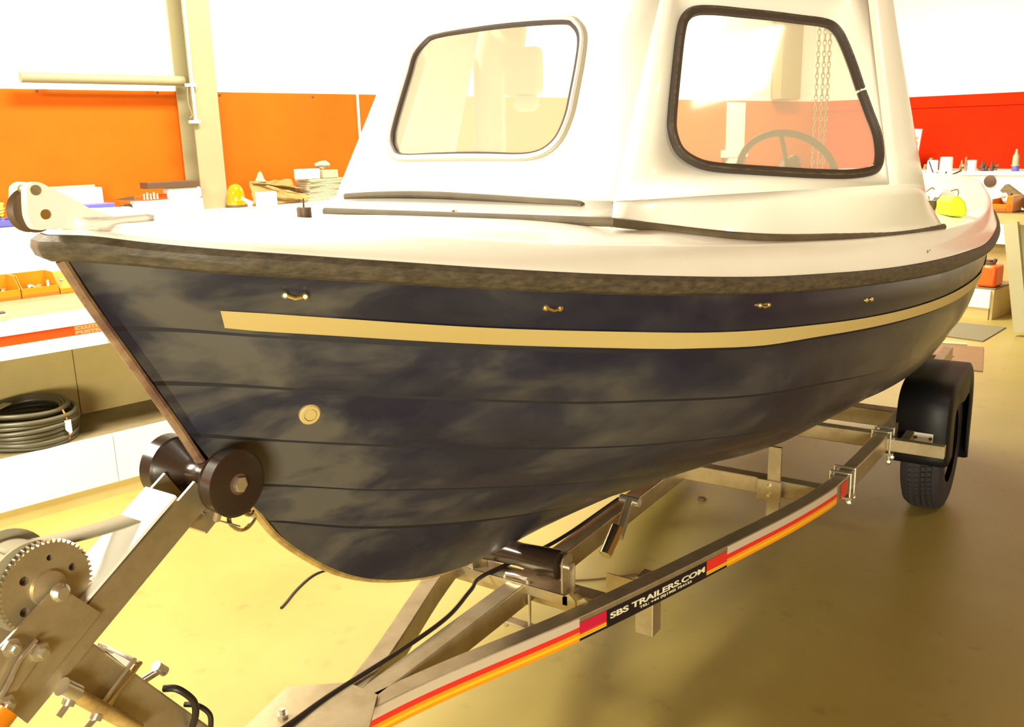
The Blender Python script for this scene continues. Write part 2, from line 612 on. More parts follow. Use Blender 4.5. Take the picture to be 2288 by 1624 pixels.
# ------------------------------------------------------------------ long workbench
OFF = 0
bs0, bs1 = -3.0, 5.2
joint = lwp((240, 740), 0)[0]
bench = thing('workbench', 'long white workbench with an orange stripe along the left wall', 'workbench', lw(1, .2, 0))
lbox(MB(), bs0, bs1, .012, .06, 0, .066).build('plinth', 'ivory', bench, smooth=False)
jp = lwp((252, 968), 0)[0]
mb = MB()
for a, b in ((bs0, jp - 1.1), (jp - 1.095, jp - .0015), (jp + .0015, jp + 1.1), (jp + 1.105, bs1)): lbox(mb, a, b, 0, .02, .066, .285)
mb.build('lower_panel', 'white', bench, smooth=False, bevel=.0015)
bo = (onz((185, 925), .285) - Q).dot(wn)
lbox(MB(), bs0, bs1, .02, bo, .265, .285).build('lower_shelf', 'wood', bench, smooth=False)
mb = MB()
jb = lwp((168, 830), bo)[0]
for a, b in ((bs0, jb - .55), (jb - .546, jb - .002), (jb + .002, jb + .9), (jb + .904, bs1)): lbox(mb, a, b, bo, bo + .02, .285, .69)
mb.build('back_panel', 'ivory', bench, smooth=False)
for n, z0, z1, m in (('fascia_lower', .686, .741, 'white'), ('fascia_stripe', .741, .783, 'redpaint'), ('fascia_upper', .783, .840, 'white')):
    mb = MB()
    for a, b in ((bs0, joint - .002), (joint + .002, bs1)): lbox(mb, a, b, 0 if m == 'white' else .004, .03, z0, z1)
    mb.build(n, m, bench, smooth=False, bevel=.001)
lbox(MB(), joint - .001, joint + .001, -.002, .004, .741, .80).build('joint_strip', 'sheets', bench, smooth=False)
lbox(MB(), bs0, bs1, .0, .035, .8402, .843).build('worktop_edging', 'white', bench, smooth=False)
lbox(MB(), bs0, bs1, .035, .735, .815, .8425).build('worktop', 'counter', bench, smooth=False)
lbox(MB(), bs0, bs1, .725, .745, .843, 1.155).build('upstand', 'white', bench, smooth=False)
lbox(MB(), bs0, bs1, .725, 1.10, 1.135, 1.155).build('upper_shelf', 'white', bench, smooth=False)
ZS = 1.155
# sticker with its two words
a, b = lwp((168, 745), 0), lwp((235, 720), 0)
lbox(MB(), a[0], b[0], .0005, .0045, .7415, .7825).build('sticker', 'sticker', bench, smooth=False)
text_mesh('sticker_word', 'CLUTER', .02, lw(a[0] + .004, .0, .764), wd, UP, 'stickertxt', bench, width=b[0] - a[0] - .008, height=.014, bold=.0008)
text_mesh('sticker_word', 'BUSTER', .02, lw(a[0] + .004, .0, .745), wd, UP, 'stickertxt', bench, width=b[0] - a[0] - .008, height=.014, bold=.0008)

# hose coil on the lower shelf
hc = lwp((55, 960), .17)
hp = onz((60, 985), .30)
hs = (hp - Q).dot(wd)
ho = .195
hs += .035
ht = thing('hose_coil', 'coil of black ribbed hose on the lower shelf of the bench', 'hose', lw(hs, ho, .285))
rx, rr = .185, .0095
for i in range(7):
    z = .285 + .011 + i * .0182
    r0 = .182 + .004 * math.sin(i * 2.1) + .0045 * i * .35
    pts = [lw(hs + math.cos(t) * r0 + .003 * math.sin(5 * t + i), ho + .005 + math.sin(t) * (r0 - .0), z + .003 * math.sin(t * 2 + i)) for t in [2 * PI * k / 60 for k in range(60)]]
    MB().tube(pts, .0098, 10, closed=True).build('hose_turn', 'hose', ht)
for i in range(3):
    r0 = .145 + .014 * i
    pts = [lw(hs - .01 + math.cos(t) * r0, ho + .01 + math.sin(t) * r0, .42 + .006 * i + .006 * math.sin(t * 2)) for t in [2 * PI * k / 60 for k in range(60)]]
    MB().tube(pts, .0098, 10, closed=True).build('hose_turn', 'hose', ht)
tp = lwp((128, 935), ho - .165)
t_s = hs + .100
t_o = ho - .160
MB().tube([lw(t_s, t_o + .03, .425), lw(t_s, t_o - .004, .40), lw(t_s + .004, t_o - .006, .33), lw(t_s + .004, t_o + .01, .29)], .004, 6).build('orange_tie', 'tray', ht)
MB().prism([lw(t_s - .012, t_o - .012, .385), lw(t_s + .014, t_o - .012, .385), lw(t_s + .014, t_o - .012, .33), lw(t_s + .006, t_o - .012, .322), lw(t_s - .012, t_o - .012, .345)], -wn * .001).build('paper_tag', 'white', ht, smooth=False)
MB().beam(lw(hs - .14, ho - .02, .448), lw(hs - .06, ho + .05, .452), .035, .004).build('tape_band', 'sheets', ht, smooth=False)


# orange parts trays on the worktop
def tray(name, s0, s1, o0, o1, z, h, label, m='tray', items=14, seed=1):
    t = thing(name, label, 'tray', lw((s0 + s1) / 2, (o0 + o1) / 2, z), 'orange trays on the bench')
    w = .004
    body = MB()
    # floor, back, two sides with sloping front corners, low front lip
    fh = h * .45
    lbox(body, s0, s1, o0, o1, z, z + .004)
    lbox(body, s0, s1, o1 - w, o1, z, z + h)
    for a in (s0, s1 - w):
        body.prism([lw(a, o0, z), lw(a, o1, z), lw(a, o1, z + h), lw(a, o0 + (o1 - o0) * .35, z + h), lw(a, o0, z + fh)], wd * w)
    lbox(body, s0, s1, o0, o0 + w, z, z + fh)
    body.build('tray_body', m, t, smooth=False, bevel=.001)
    lbox(MB(), s0 + .005, s1 - .005, o0 - .002, o0 + .002, z, z + fh * .32).build('tray_foot', 'traydk', t, smooth=False)
    rnd = random.Random(seed)
    for k in range(items):
        c = lw(rnd.uniform(s0 + .03, s1 - .03), rnd.uniform(o0 + .03, o1 - .04), z + .018 + rnd.uniform(0, .02))
        d = Vector((rnd.uniform(-1, 1), rnd.uniform(-1, 1), rnd.uniform(-.3, .5))).normalized() * rnd.uniform(.008, .02)
        mbx = MB()
        r = rnd.uniform(.005, .011)
        if k % 3: mbx.cyl(c - d, c + d, r, r * rnd.uniform(.5, 1), n=8)
        else: mbx.lathe([(0, r * 1.6), (.006, r * 1.6), (.006, r), (.016, r * .8)], c, d, 6)
        o = mbx.build('metal_fitting', rnd.choice(['zinc', 'chrome', 'steel', 'engine']))
        tag(o, 'small shiny metal fitting lying in ' + ('the leftmost orange tray' if seed == 1 else 'the second orange tray'), 'fitting',
            'fittings in the ' + ('first' if seed == 1 else 'second') + ' orange tray')
    return t


to0 = (onz((0, 674), .843) - Q).dot(wn)
sA = (onz((128, 655), .843) - Q).dot(wd)
sm = (onz((48, 668), .843) - Q).dot(wd)
tray('parts_tray', sm - .16, sm + .002, to0, to0 + .17, .843, .10, 'orange parts tray of metal fittings, leftmost on the bench', seed=1)
tray('parts_tray', sm + .006, sA, to0, to0 + .17, .843, .10, 'orange parts tray holding fittings and a white nozzle, second from left', seed=2)
nz_ = lw(sA - .028, to0 + .06, .852)
nzo = MB().lathe([(0, .016), (.004, .016), (.022, .006), (.055, .005)], nz_, UP, 14).build('white_nozzle', 'tub')
tag(nzo, 'white cone nozzle standing in the second orange tray', 'nozzle')
tt = thing('tray_lid', 'orange flat tray upside down with two white spots beside the bow', 'tray', lw(sA + .08, to0 + .08, .843), 'orange trays on the bench')
lid = MB()
lid.prism([lw(sA + .004, to0 + .0, .843), lw(sA + .004, to0 + .17, .843), lw(sA + .004, to0 + .17, .93), lw(sA + .004, to0 + .0, .868)], wd * .17)
lid.build('tray_body', 'tray', tt, smooth=False, bevel=.003)
for ds, do in ((.035, .08), (.062, .04)):
    zz = .868 + (do / .17) * .062
    MB().lathe([(0, .009), (.004, .008)], lw(sA + .004 + ds, to0 + do, zz), UP, 12).build('white_spot', 'tub', tt)
# dark and green oddments at the left edge of the bench
dk = lwp((0, 690), .06)
tag(MB().box(lw(dk[0] - .0, .07, .858), (.034, .03, .03), LW).build('dark_block', 'dark', smooth=False, bevel=.004), 'small dark block at the left edge of the worktop', 'block')
tag(MB().box(lw(dk[0] - .005, .02, .856), (.035, .03, .024), LW).build('green_block', 'leg', smooth=False, bevel=.004), 'pale green block lying at the front edge of the worktop', 'block')


OFF = .27
# --- things on the upper shelf; position from the plane they stand on
def sh(p, o):
    return lwp(p, o)


def shelf_box(name, m, px0, px1, ytop, o0, dep, label, cat='box', ybase=None, zb=ZS, bevel=.003):
    s0 = lwp((px0, (ybase or 480)), o0)[0]
    s1 = lwp((px1, (ybase or 480)), o0)[0]
    zt = lwp(((px0 + px1) / 2, ytop), o0)[1]
    o = lbox(MB(), s0, s1, o0, o0 + dep, zb, zt).build(name, m, smooth=False, bevel=bevel)
    return tag(o, label, cat), (s0, s1, zt)


# left: blue tray with coils of yellow cable
s0 = lwp((-60, 505), .47)[0]
s1 = lwp((47, 505), .47)[0]
bt = MB()
lbox(bt, s0, s1, .47, .475, ZS, ZS + .03); lbox(bt, s0, s1, .66, .665, ZS, ZS + .03); lbox(bt, s0, s0 + .005, .47, .665, ZS, ZS + .03); lbox(bt, s1 - .005, s1, .47, .665, ZS, ZS + .03); lbox(bt, s0, s1, .47, .665, ZS, ZS + .004)
tag(bt.build('blue_tray', 'blue', smooth=False, bevel=.001), 'shallow blue tray at the left end of the upper shelf', 'tray')
yc = thing('yellow_cable_bundle', 'bundle of yellow cable piled at the left end of the upper shelf', 'cable', lw(s1 - .08, .68, ZS))
for i in range(6):
    z = ZS + .045 + i * .011
    pts = [lw(s1 - .10 + math.cos(t) * (.10 + .004 * (i % 3)), .725 + math.sin(t) * .05, z + .006 * math.sin(2 * t + i)) for t in [2 * PI * k / 36 for k in range(36)]]
    MB().tube(pts, .0055, 7, closed=True).build('cable_loop', 'yellow', yc)
cl = MB()
rnd = random.Random(3)
for k in range(9):
    c = lw(s1 - rnd.uniform(.02, .14), .50 + rnd.uniform(0, .12), ZS + .012 + rnd.uniform(0, .02))
    tl = MB().cyl(c, c + Vector((rnd.uniform(-.04, .04), rnd.uniform(-.04, .04), rnd.uniform(.01, .04))), .006, .004, n=8).build('hand_tool', rnd.choice(['blue', 'engine', 'zinc', 'dark']))
    tag(tl, 'small tool lying in the shallow blue tray', 'tool', 'tools in the blue tray')
# supporting block under the cable
tag(lbox(MB(), s1 - .19, s1 - .02, .675, .775, ZS, ZS + .04).build('cable_block', 'dark', smooth=False, bevel=.003), 'dark block under the yellow cable bundle', 'block')

# white carton and blue box behind the bow roller
o_, q_ = shelf_box('white_carton', 'tub', 148, 236, 420, .68, .09, 'white carton leaning on the orange board behind the blue box')
lbox(MB(), q_[0] - .06, q_[1], .775, .79, ZS, q_[2] + .012).build('carton_flap', 'sheets', None, smooth=False)
bpy.data.objects['carton_flap'].name = 'cream_card'
tag(bpy.data.objects['cream_card'], 'cream card standing behind the white carton', 'card')
shelf_box('blue_box', 'blue', 150, 260, 456, .52, .14, 'blue plastic box on the upper shelf behind the bow roller', bevel=.004)
# dark clutter, orange clamp, white container, tins
s0, z0 = lwp((285, 470), .6)
rk = MB()
for k in range(5):
    c = lw(s0 + .02 * k - .03, .60 + .02 * (k % 2), ZS + .022 + .008 * (k % 3))
    rk.box(c, (.035, .05, .044), (wd, Vector((.2, .9, .2)).normalized(), UP))
tag(rk.build('dark_drill', 'dark', smooth=False, bevel=.008), 'dark brown power tool lying between blue box and white tub', 'tool')
_, q_ = shelf_box('white_storage_tub', 'tub', 312, 458, 446, .50, .11, 'wide white storage tub left of the column', 'tub', bevel=.008)
wz = q_[2]
_, q2 = shelf_box('white_tin', 'white', 384, 457, 418, .52, .085, 'white tin standing on the storage tub beside the column', 'tin', zb=wz, bevel=.012)
_, q3 = shelf_box('black_tray', 'dark', 338, 452, 405, .51, .10, 'dark flat tray on top of the white tin', 'tray', zb=q2[2] + .001, bevel=.002)
# orange clamp lying on the tub
cs = [lwp((x, 437), .545) for x in (252, 300, 345, 392)]
ctg = thing('orange_clamp', 'orange bar clamp with metal jaws lying on the white storage tub', 'clamp', lw(cs[2][0], .555, wz))
MB().beam(lw(cs[1][0], .56, wz + .016), lw(cs[3][0], .56, wz + .018), .02, .022).build('clamp_bar', 'redpaint', ctg, smooth=False, bevel=.003)
MB().prism([lw(cs[0][0], .55, wz + .016), lw(cs[1][0], .55, wz + .005), lw(cs[1][0], .55, wz + .028)], wn * .012).build('clamp_tip', 'dark', ctg, smooth=False)
for k in range(5):
    c = lw(cs[1][0] + .05 + .018 * k, .548, wz + .006)
    MB().cyl(c, c + UP * (.03 + .008 * (k % 2)), .0055, n=8).build('jaw_bolt', 'zinc', ctg)
# amber beacon right of the column
bsn, bz = lwp((531, 440), .60)
be = thing('amber_beacon', 'amber dome beacon light standing just right of the column', 'beacon', lw(bsn, .62, ZS))
brd = abs(lwp((551, 440), .6)[0] - lwp((510, 440), .6)[0]) / 2
bh = lwp((531, 410), .60)[1] - ZS
MB().lathe([(0, brd * 1.05), (.012, brd * 1.05), (.014, brd * .95)], lw(bsn, .62, ZS), UP).build('beacon_base', 'dark', be)
prof = [(.014, brd * .98), (bh * .3, brd * 1.0), (bh * .32, brd * .92)] + [(bh * (.32 + .66 * math.sin(a)), brd * .92 * math.cos(a) ** .7) for a in [i * PI / 2 / 9 for i in range(0, 9)]] + [(bh, .003)]
MB().lathe(prof, lw(bsn, .62, ZS), UP).build('beacon_dome', 'amber', be)
a_ = lwp((560, 470), .57)
tag(MB().lathe([(0, .014), (.05, .012), (.075, .016)], lw(a_[0] + .015, .58, ZS + .017), (-wd + UP * .5).normalized(), 16).build('white_bulb', 'tub'), 'small white lamp fitting leaning beside the amber beacon', 'fitting')
shelf_box('white_bottle_box', 'tub', 583, 623, 428, .50, .05, 'small white square pot in front of the brown paper', 'pot', bevel=.006)
# crumpled brown paper
ps0 = lwp((562, 440), .60)[0]
ps1 = lwp((690, 440), .60)[0]
pz = lwp((600, 405), .6)[1]
pb = thing('brown_paper_bag', 'crumpled brown paper wrapping between amber beacon and paper stack', 'paper', lw((ps0 + ps1) / 2, .66, ZS))


def crumple(p0, p1, p2, p3, n, amp, sd):
    rnd = random.Random(sd)
    rows = []
    for i in range(n + 1):
        r = []
        for j in range(n + 1):
            u, v = i / n, j / n
            p = (p0 * (1 - u) + p1 * u) * (1 - v) + (p3 * (1 - u) + p2 * u) * v
            r.append(p + Vector((rnd.uniform(-1, 1), rnd.uniform(-1, 1), rnd.uniform(-1, 1))) * amp)
        rows.append(r)
    return MB().grid(rows)


hh = pz - ZS
w_ = ps1 - ps0
crumple(lw(ps0, .58, ZS + .006), lw(ps0 + .02, .64, ZS + hh), lw(ps1 - .05, .70, ZS + hh * 1.02), lw(ps1 - .06, .60, ZS + .006), 7, .005, 1).build('paper_sheet', 'paper', pb, smooth=False, solid=.002)
crumple(lw(ps0 + .03, .62, ZS + hh * .98), lw(ps0 + .05, .70, ZS + hh * .97), lw(ps1, .72, ZS + hh * .6), lw(ps1 - .03, .60, ZS + hh * .62), 7, .005, 2).build('paper_sheet', 'paper', pb, smooth=False, solid=.002)
crumple(lw(ps0 + .07, .565, ZS + hh * .8), lw(ps0 + .09, .57, ZS + hh * .86), lw(ps1, .59, ZS + hh * .28), lw(ps1 - .05, .555, ZS + .01), 6, .004, 5).build('paper_sheet', 'paper', pb, smooth=False, solid=.002)
crumple(lw(ps0 + .06, .66, ZS + hh), lw(ps0 + .11, .68, ZS + hh * 1.42), lw(ps0 + .145, .68, ZS + hh * 1.0), lw(ps0 + .12, .64, ZS + hh * .98), 4, .004, 9).build('paper_corner', 'sheets', pb, smooth=False, solid=.002)
# stack of papers
ss0, ss1 = lwp((692, 420), .58)[0], lwp((775, 420), .58)[0]
rnd = random.Random(5)
z = ZS
zt = lwp((700, 402), .58)[1]
k = 0
pst = thing('paper_stack', 'tall stack of loose white papers leaning by the boat cabin', 'papers', lw((ss0 + ss1) / 2, .66, ZS))
while z < zt:
    h_ = rnd.uniform(.006, .012)
    a = rnd.uniform(-.08, .08) if z > ZS + .5 * (zt - ZS) else rnd.uniform(-.03, .03)
    x = (wd * math.cos(a) + wn * math.sin(a)).normalized()
    wide = .06 if z < ZS + .03 else 0
    MB().box(lw((ss0 + ss1) / 2 - wide / 2 + rnd.uniform(-.006, .006), .66, z + h_ / 2), (ss1 - ss0 + wide, .15, h_ * .86), (x, UP.cross(x), UP)).build('paper_sheaf', 'sheets', pst, smooth=False)
    z += h_
_, q5 = shelf_box('white_small_carton', 'white', 678, 722, 377, .585, .07, 'small white carton on the left of the paper stack top', zb=z + .001)
shelf_box('pale_small_carton', 'sheets', 729, 762, 379, .585, .07, 'pale small carton on the right of the paper stack top', zb=z + .001)
bs_, bz_ = lwp((728, 366), .64)
bag = MB()
import bmesh as _bm
b_ = _bm.new()
_bm.ops.create_icosphere(b_, subdivisions=2, radius=.055)
rnd = random.Random(11)
bag.add([lw(bs_ + v.co.x * 1.0, .64 + v.co.y * .6 + .04, max(q5[2], z + .05) + .018 + v.co.z * .42) + Vector((rnd.uniform(-.006, .006),) * 3) for v in b_.verts], [tuple(v.index for v in f.verts) for f in b_.faces])
b_.free()
tag(bag.build('crumpled_bag', 'sheets', smooth=False), 'crumpled pale bag on top of the small cartons', 'bag')

OFF = 0
# ================================================================== THE BOAT
YC = 1.15
XT = 5.2
bx = [.662, .68, .75, .9, 1.1, 1.4, 1.8, 2.3, 2.8, 3.2, 3.6, 4.1, 4.5, 4.95, 5.2]
bb = [0, .045, .15, .27, .39, .52, .645, .75, .805, .815, .79, .73, .667, .585, .50]
def bs(x): return interp(bx, bb, x)


def hit(p, bf, x0):
    """where the ray of a photo point meets the hull skin whose half breadth is bf(x)"""
    d = ray(p)
    g0 = None
    t = .5
    while t < 8:
        P = CAM + d * t
        g_ = P.y - (YC - bf(P.x))
        if g0 is not None and g0 < 0 <= g_ and P.x > x0:
            t -= .02 * g_ / (g_ - g0)
            return CAM + d * t
        g0 = g_
        t += .02
    return None


stem_px = [(142, 580), (200, 670), (300, 810), (400, 950), (470, 1050), (560, 1125), (620, 1195), (700, 1250), (770, 1280), (850, 1292)]
stem_xz = [(ony(p, YC).x, ony(p, YC).z) for p in stem_px] + [(1.346, .612), (1.453, .582), (1.663, .553), (1.914, .535), (2.5, .53), (XT, .54)]


class Row:
    def __init__(s, B, start, ln, px, ext, pw=.75):
        s.B, s.ln, s.pw = B, ln, pw
        q = ony(start, YC)
        s.x0 = q.x
        pts = [(q.x, q.z)]
        for p in px:
            h = hit(p, s.b, s.x0)
            if h is not None and h.x > pts[-1][0] + .02: pts.append((h.x, h.z))
        pts = [p for p in pts if p[0] < ext[0][0] - .15] + ext
        s.xs, s.zs = [p[0] for p in pts], [p[1] for p in pts]

    def b(s, x):
        u = min(max((x - s.x0) / s.ln, 0), 1)
        return max(s.B / .815 * bs(x) * math.sin(u * PI / 2) ** s.pw, .012)

    def z(s, x): return interp(s.xs, s.zs, x)
    def P(s, x, o=0.): return Vector((x, YC - s.b(x) - o, s.z(x) - o * .25))
    def X(s, u): return s.x0 + (XT - s.x0) * u ** 1.45


R = [
    Row(.79, (142, 580), .5, [(300, 592), (462, 602), (699, 620), (1100, 643), (1359, 656), (1617, 656), (1825, 646), (1954, 631), (2102, 602)], [(3.2, 1.12), (4.1, 1.123), (XT, 1.145)]),
    Row(.775, (240, 728), .9, [(409, 732), (554, 742), (708, 751), (862, 760), (1100, 770), (1359, 778), (1543, 774), (1700, 767), (1788, 753), (1954, 724), (2102, 680)], [(3.2, 1.005), (4.1, .995), (XT, 1.01)]),
    Row(.74, (330, 850), 1.1, [(508, 854), (708, 866), (862, 877), (1099, 888), (1285, 893), (1469, 888), (1640, 881), (1825, 853), (1954, 827), (2050, 783), (2102, 748)], [(3.2, .885), (4.1, .88), (XT, .89)]),
    Row(.66, (410, 965), 1.3, [(566, 975), (665, 980), (862, 989), (1099, 995), (1396, 991), (1580, 975), (1700, 960), (1862, 912), (1972, 868), (2046, 820)], [(3.3, .755), (4.1, .745), (XT, .76)]),
    Row(.52, (500, 1077), 1.5, [(678, 1081), (811, 1088), (944, 1087), (1100, 1083), (1322, 1071), (1500, 1045), (1650, 1015)], [(3.0, .69), (4.1, .67), (XT, .70)]),
    Row(.35, (590, 1160), 1.7, [(811, 1171), (974, 1165), (1122, 1150), (1300, 1120)], [(2.3, .655), (3.2, .635), (XT, .65)]),
]


class Keel:
    x0 = .985
    def X(s, u): return s.x0 + (XT - s.x0) * u ** 1.45
    def P(s, x, o=0.): return Vector((x, YC - .012, interp([a for a, _ in stem_xz], [c for _, c in stem_xz], x)))


RK = R + [Keel()]
boat = thing('fishing_boat', 'small navy blue fishing boat with white deck and cabin on the trailer', 'boat', (2.6, YC, .53))
NU = 90
hb = MB()


def lap_o(i, v, u):
    """outward fullness of strake i: slight roundness plus the lap at its lower edge"""
    fade = min(1, max(0, (u - .035) / .06))
    return .010 * math.sin(PI * v) * min(1, u * 6) * (1 if i < 5 else .3) + ((.009 * v ** 2 * fade) if i < 5 else 0)


for i in range(len(RK) - 1):
    r0, r1 = RK[i], RK[i + 1]
    rows, groove, step = [], [], []
    for k in range(NU + 1):
        u = k / NU
        fade = min(1, max(0, (u - .035) / .06))
        row = []
        for v in (0, .08, .25, .5, .75, 1) if i else (0, .25, .5, .75, 1):
            p = r0.P(r0.X(u)).lerp(r1.P(r1.X(u)), v)
            o = lap_o(i, v, u)
            if v == 0 and i: o -= .002 * fade
            row.append(Vector((p.x, p.y - o * .95, p.z - o * .25)))
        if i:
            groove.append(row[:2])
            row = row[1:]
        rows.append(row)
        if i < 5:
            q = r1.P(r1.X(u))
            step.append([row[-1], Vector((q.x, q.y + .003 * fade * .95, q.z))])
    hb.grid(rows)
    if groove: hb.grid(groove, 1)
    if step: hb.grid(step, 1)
hb.mirror(YC)
tro = [r.P(XT) for r in RK]
hb.poly(tro + [Vector((p.x, 2 * YC - p.y, p.z)) for p in tro[::-1]])
hull = hb.build('hull', ['hull', 'lap_shade'], boat, ang=24)
hull.data.set_sharp_from_angle(angle=math.radians(24))

# stripe along the topsides
st = Row(.787, (215, 690), .7, [(481, 690), (700, 703), (1100, 728.5), (1396, 738), (1580, 738), (1700, 732), (1788, 724), (1936, 705), (2083, 668)], [(3.2, 1.042), (4.1, 1.035), (XT, 1.05)])


def topside(x, z):
    """skin of the upper strake at station x and height z"""
    a, c = 0, 1
    for _ in range(12):
        v = (a + c) / 2
        lo, hi = 0, 1
        for _ in range(13):
            u = (lo + hi) / 2
            if R[0].X(u) * (1 - v) + R[1].X(u) * v < x: lo = u
            else: hi = u
        p = R[0].P(R[0].X(u)).lerp(R[1].P(R[1].X(u)), v)
        if p.z > z: a = v
        else: c = v
    o = lap_o(0, v, u)
    return Vector((x, p.y - o * .95, p.z - o * .25))


x_s = st.x0
h0 = hit((481, 690), st.b, .7)
for side in (-1, 1):
    rows = []
    for k in range(91):
        u = k / 90
        x = h0.x + (XT - h0.x) * u
        zt = st.z(x)
        wdt = .028 + .006 * min(1, u * 4)
        row = []
        for j in range(5):
            xx = x + (.012 * j / 4 if k == 0 else 0)
            p = topside(xx, zt - wdt * j / 4)
            p.y -= .0035
            if side > 0: p.y = 2 * YC - p.y
            row.append(p)
        rows.append(row)
    MB().grid(rows).build('stripe', 'stripe', boat)

# sheer, rubbing strake, deck moulding
tr_px = [(154, 531), (308, 545), (699, 577), (860, 588), (1100, 604), (1330, 616), (1500, 621), (1700, 622), (1850, 614), (1948, 606), (2077, 586), (2164, 562), (2197, 548)]
zsx = [(.662, 1.39), (.68, 1.389)]
for p in tr_px:
    h = hit(p, bs, .66)
    if h is not None and h.x > zsx[-1][0] + .03 and h.x < 3.1: zsx.append((h.x, h.z))
zsx += [(3.3, 1.155), (3.8, 1.152), (4.5, 1.16), (XT, 1.175)]
ZX, ZZ = [a for a, _ in zsx], [c for _, c in zsx]
def zs(x): return interp(ZX, ZZ, x)


def sheer_path(n=110):
    xs = [.662 + (XT - .662) * (k / n) ** 1.7 for k in range(n + 1)]
    port = [Vector((x, YC - bs(x), zs(x))) for x in xs]
    return port


port = sheer_path()
def sweep(prof_fn, name, m, **kw):
    """profile (out, up) pairs swept down the port side, over the bow and back along starboard"""
    path = port[::-1] + [Vector((p.x, 2 * YC - p.y, p.z)) for p in port[1:]]
    rows = []
    N = len(path)
    for i, p in enumerate(path):
        t = path[min(i + 1, N - 1)] - path[max(i - 1, 0)]
        t.z = 0
        t.normalize()
        out = Vector((t.y, -t.x, 0))
        if (i < N // 2 and out.y > 0 and abs(out.y) > .2) or (i > N // 2 and out.y < 0 and abs(out.y) > .2): out = -out
        if out.x > 0 and abs(out.y) <= .2: out = -out
        rows.append([p + out * a + UP * b for a, b in prof_fn(p.x)])
    return MB().grid(rows).build(name, m, boat, **kw)


def rub_prof(x):
    h = zs(x) - max(R[0].z(max(x, R[0].x0)), zs(x) - .05)
    h = max(h, .028)
    return [(-.012, .002), (.006, .003), (.015, -.004), (.017, -h * .45), (.012, -h * .85), (.002, -h * 1.02), (-.012, -h * 1.05)]


sweep(rub_prof, 'rub_rail', 'rub')
EX, EH, EI = [.64, .8, 1.2, 1.8, 2.4, 3.0, 4.0, XT], [.012, .030, .045, .062, .068, .075, .08, .08], [.02, .05, .05, .035, .028, .024, .024, .024]
def eh(x): return interp(EX, EH, x)
def ei(x): return interp(EX, EI, x)
sweep(lambda x: [(-.006, 0), (.003, .004), (-.002, .010), (-ei(x) * .35, eh(x) * .5), (-ei(x) * .85, eh(x) * .93), (-ei(x) * 1.1, eh(x) * 1.0), (-ei(x) * 1.5, eh(x) * 1.02)], 'gunwale_moulding', 'gel', ang=60)


def deck_edge(x):
    i = ei(x) * 1.45
    return max(bs(x) - i, .006), zs(x) + eh(x) * 1.015


CO0, CO1 = 2.55, 3.35                          # open cockpit
def camber(x): return interp([.64, 1.0, 1.3, 1.5, 2.0, 2.55], [.0, .022, .034, .037, .032, .02], x)
def deck_pt(x, y):
    b, z = deck_edge(x)
    t = min(abs(y) / b, 1)
    return Vector((x, YC + y, z + camber(min(x, 2.55)) * (1 - t ** 4)))


def on_deck(p):
    d = ray(p)
    t = 1.5
    while t < 7:
        P = CAM + d * t
        y = P.y - YC
        if .7 < P.x < XT and abs(y) < bs(P.x) and P.z <= deck_pt(P.x, y).z: return P
        t += .005
    return CAM + d * 3.2


dk_ = MB()
xs_f = [.675 + (CO0 - .675) * (k / 40) for k in range(41)]
dk_.grid([[deck_pt(x, deck_edge(x)[0] * (-1 + 2 * j / 20)) for j in range(21)] for x in xs_f])
xs_a = [CO1 + (XT - CO1) * (k / 10) for k in range(11)]
dk_.grid([[deck_pt(x, deck_edge(x)[0] * (-1 + 2 * j / 20)) for j in range(21)] for x in xs_a])
xs_c = [CO0 + (CO1 - CO0) * (k / 20) for k in range(21)]
SDW = .13
for sg in (-1, 1):
    dk_.grid([[deck_pt(x, sg * (deck_edge(x)[0] - SDW * j / 4)) for j in range(5)] for x in xs_c], flip=sg > 0)
    dk_.grid([[Vector((x, YC + sg * (deck_edge(x)[0] - SDW), z_)) for z_ in (deck_pt(x, deck_edge(x)[0] - SDW).z, 1.0, .80)] for x in xs_c])
for x in (CO0, CO1):
    w_ = deck_edge(x)[0] - SDW
    dk_.grid([[Vector((x, YC + w_ * (-1 + 2 * j / 6), z_)) for j in range(7)] for z_ in (.8, 1.0, zs(x) + eh(x))])
    dk_.grid([[deck_pt(x, w_ * (-1 + 2 * j / 6)) for j in range(7)], [Vector((x, YC + w_ * (-1 + 2 * j / 6), zs(x) + eh(x) - .01)) for j in range(7)]])
dk_.grid([[Vector((x, YC + (deck_edge(x)[0] - SDW) * (-1 + 2 * j / 6), .80)) for j in range(7)] for x in xs_c])
tb = [Vector((XT, YC + deck_edge(XT)[0] * (-1 + 2 * j / 20), 0)) for j in range(21)]
dk_.grid([[deck_pt(XT, deck_edge(XT)[0] * (-1 + 2 * j / 20)) for j in range(21)], [Vector((v.x, v.y, 1.12)) for v in tb]])
dk_.build('deck', 'gel', boat, ang=50)

# stem band
sb = smooth_path([(a - .004, YC, c) for a, c in stem_xz[:13]], 5)
MB().tube([p + Vector((.001, 0, 0)) for p in sb if p.z > .93], .008, 10).build('stem_band', 'maroon', boat)
MB().tube([p + Vector((.001, 0, 0)) for p in sb if p.z <= .945], .0075, 10).build('keel_band', 'copper', boat)

# exhaust and fastenings on the topsides, skin fitting
def skin(p, r0, r1):
    for it in range(1): pass
    lo, hi = R[r0], R[r1]
    # bisect the fraction between two rows so that the point lies on the strake
    best = None
    for k in range(41):
        f = k / 40
        h = hit(p, lambda x: lo.b(x) * (1 - f) + hi.b(x) * f, max(lo.x0, hi.x0))
        if h is None: continue
        zf = (lo.z(h.x) - h.z) / (lo.z(h.x) - hi.z(h.x))
        if best is None or abs(zf - f) < best[0]: best = (abs(zf - f), h)
    return best[1]


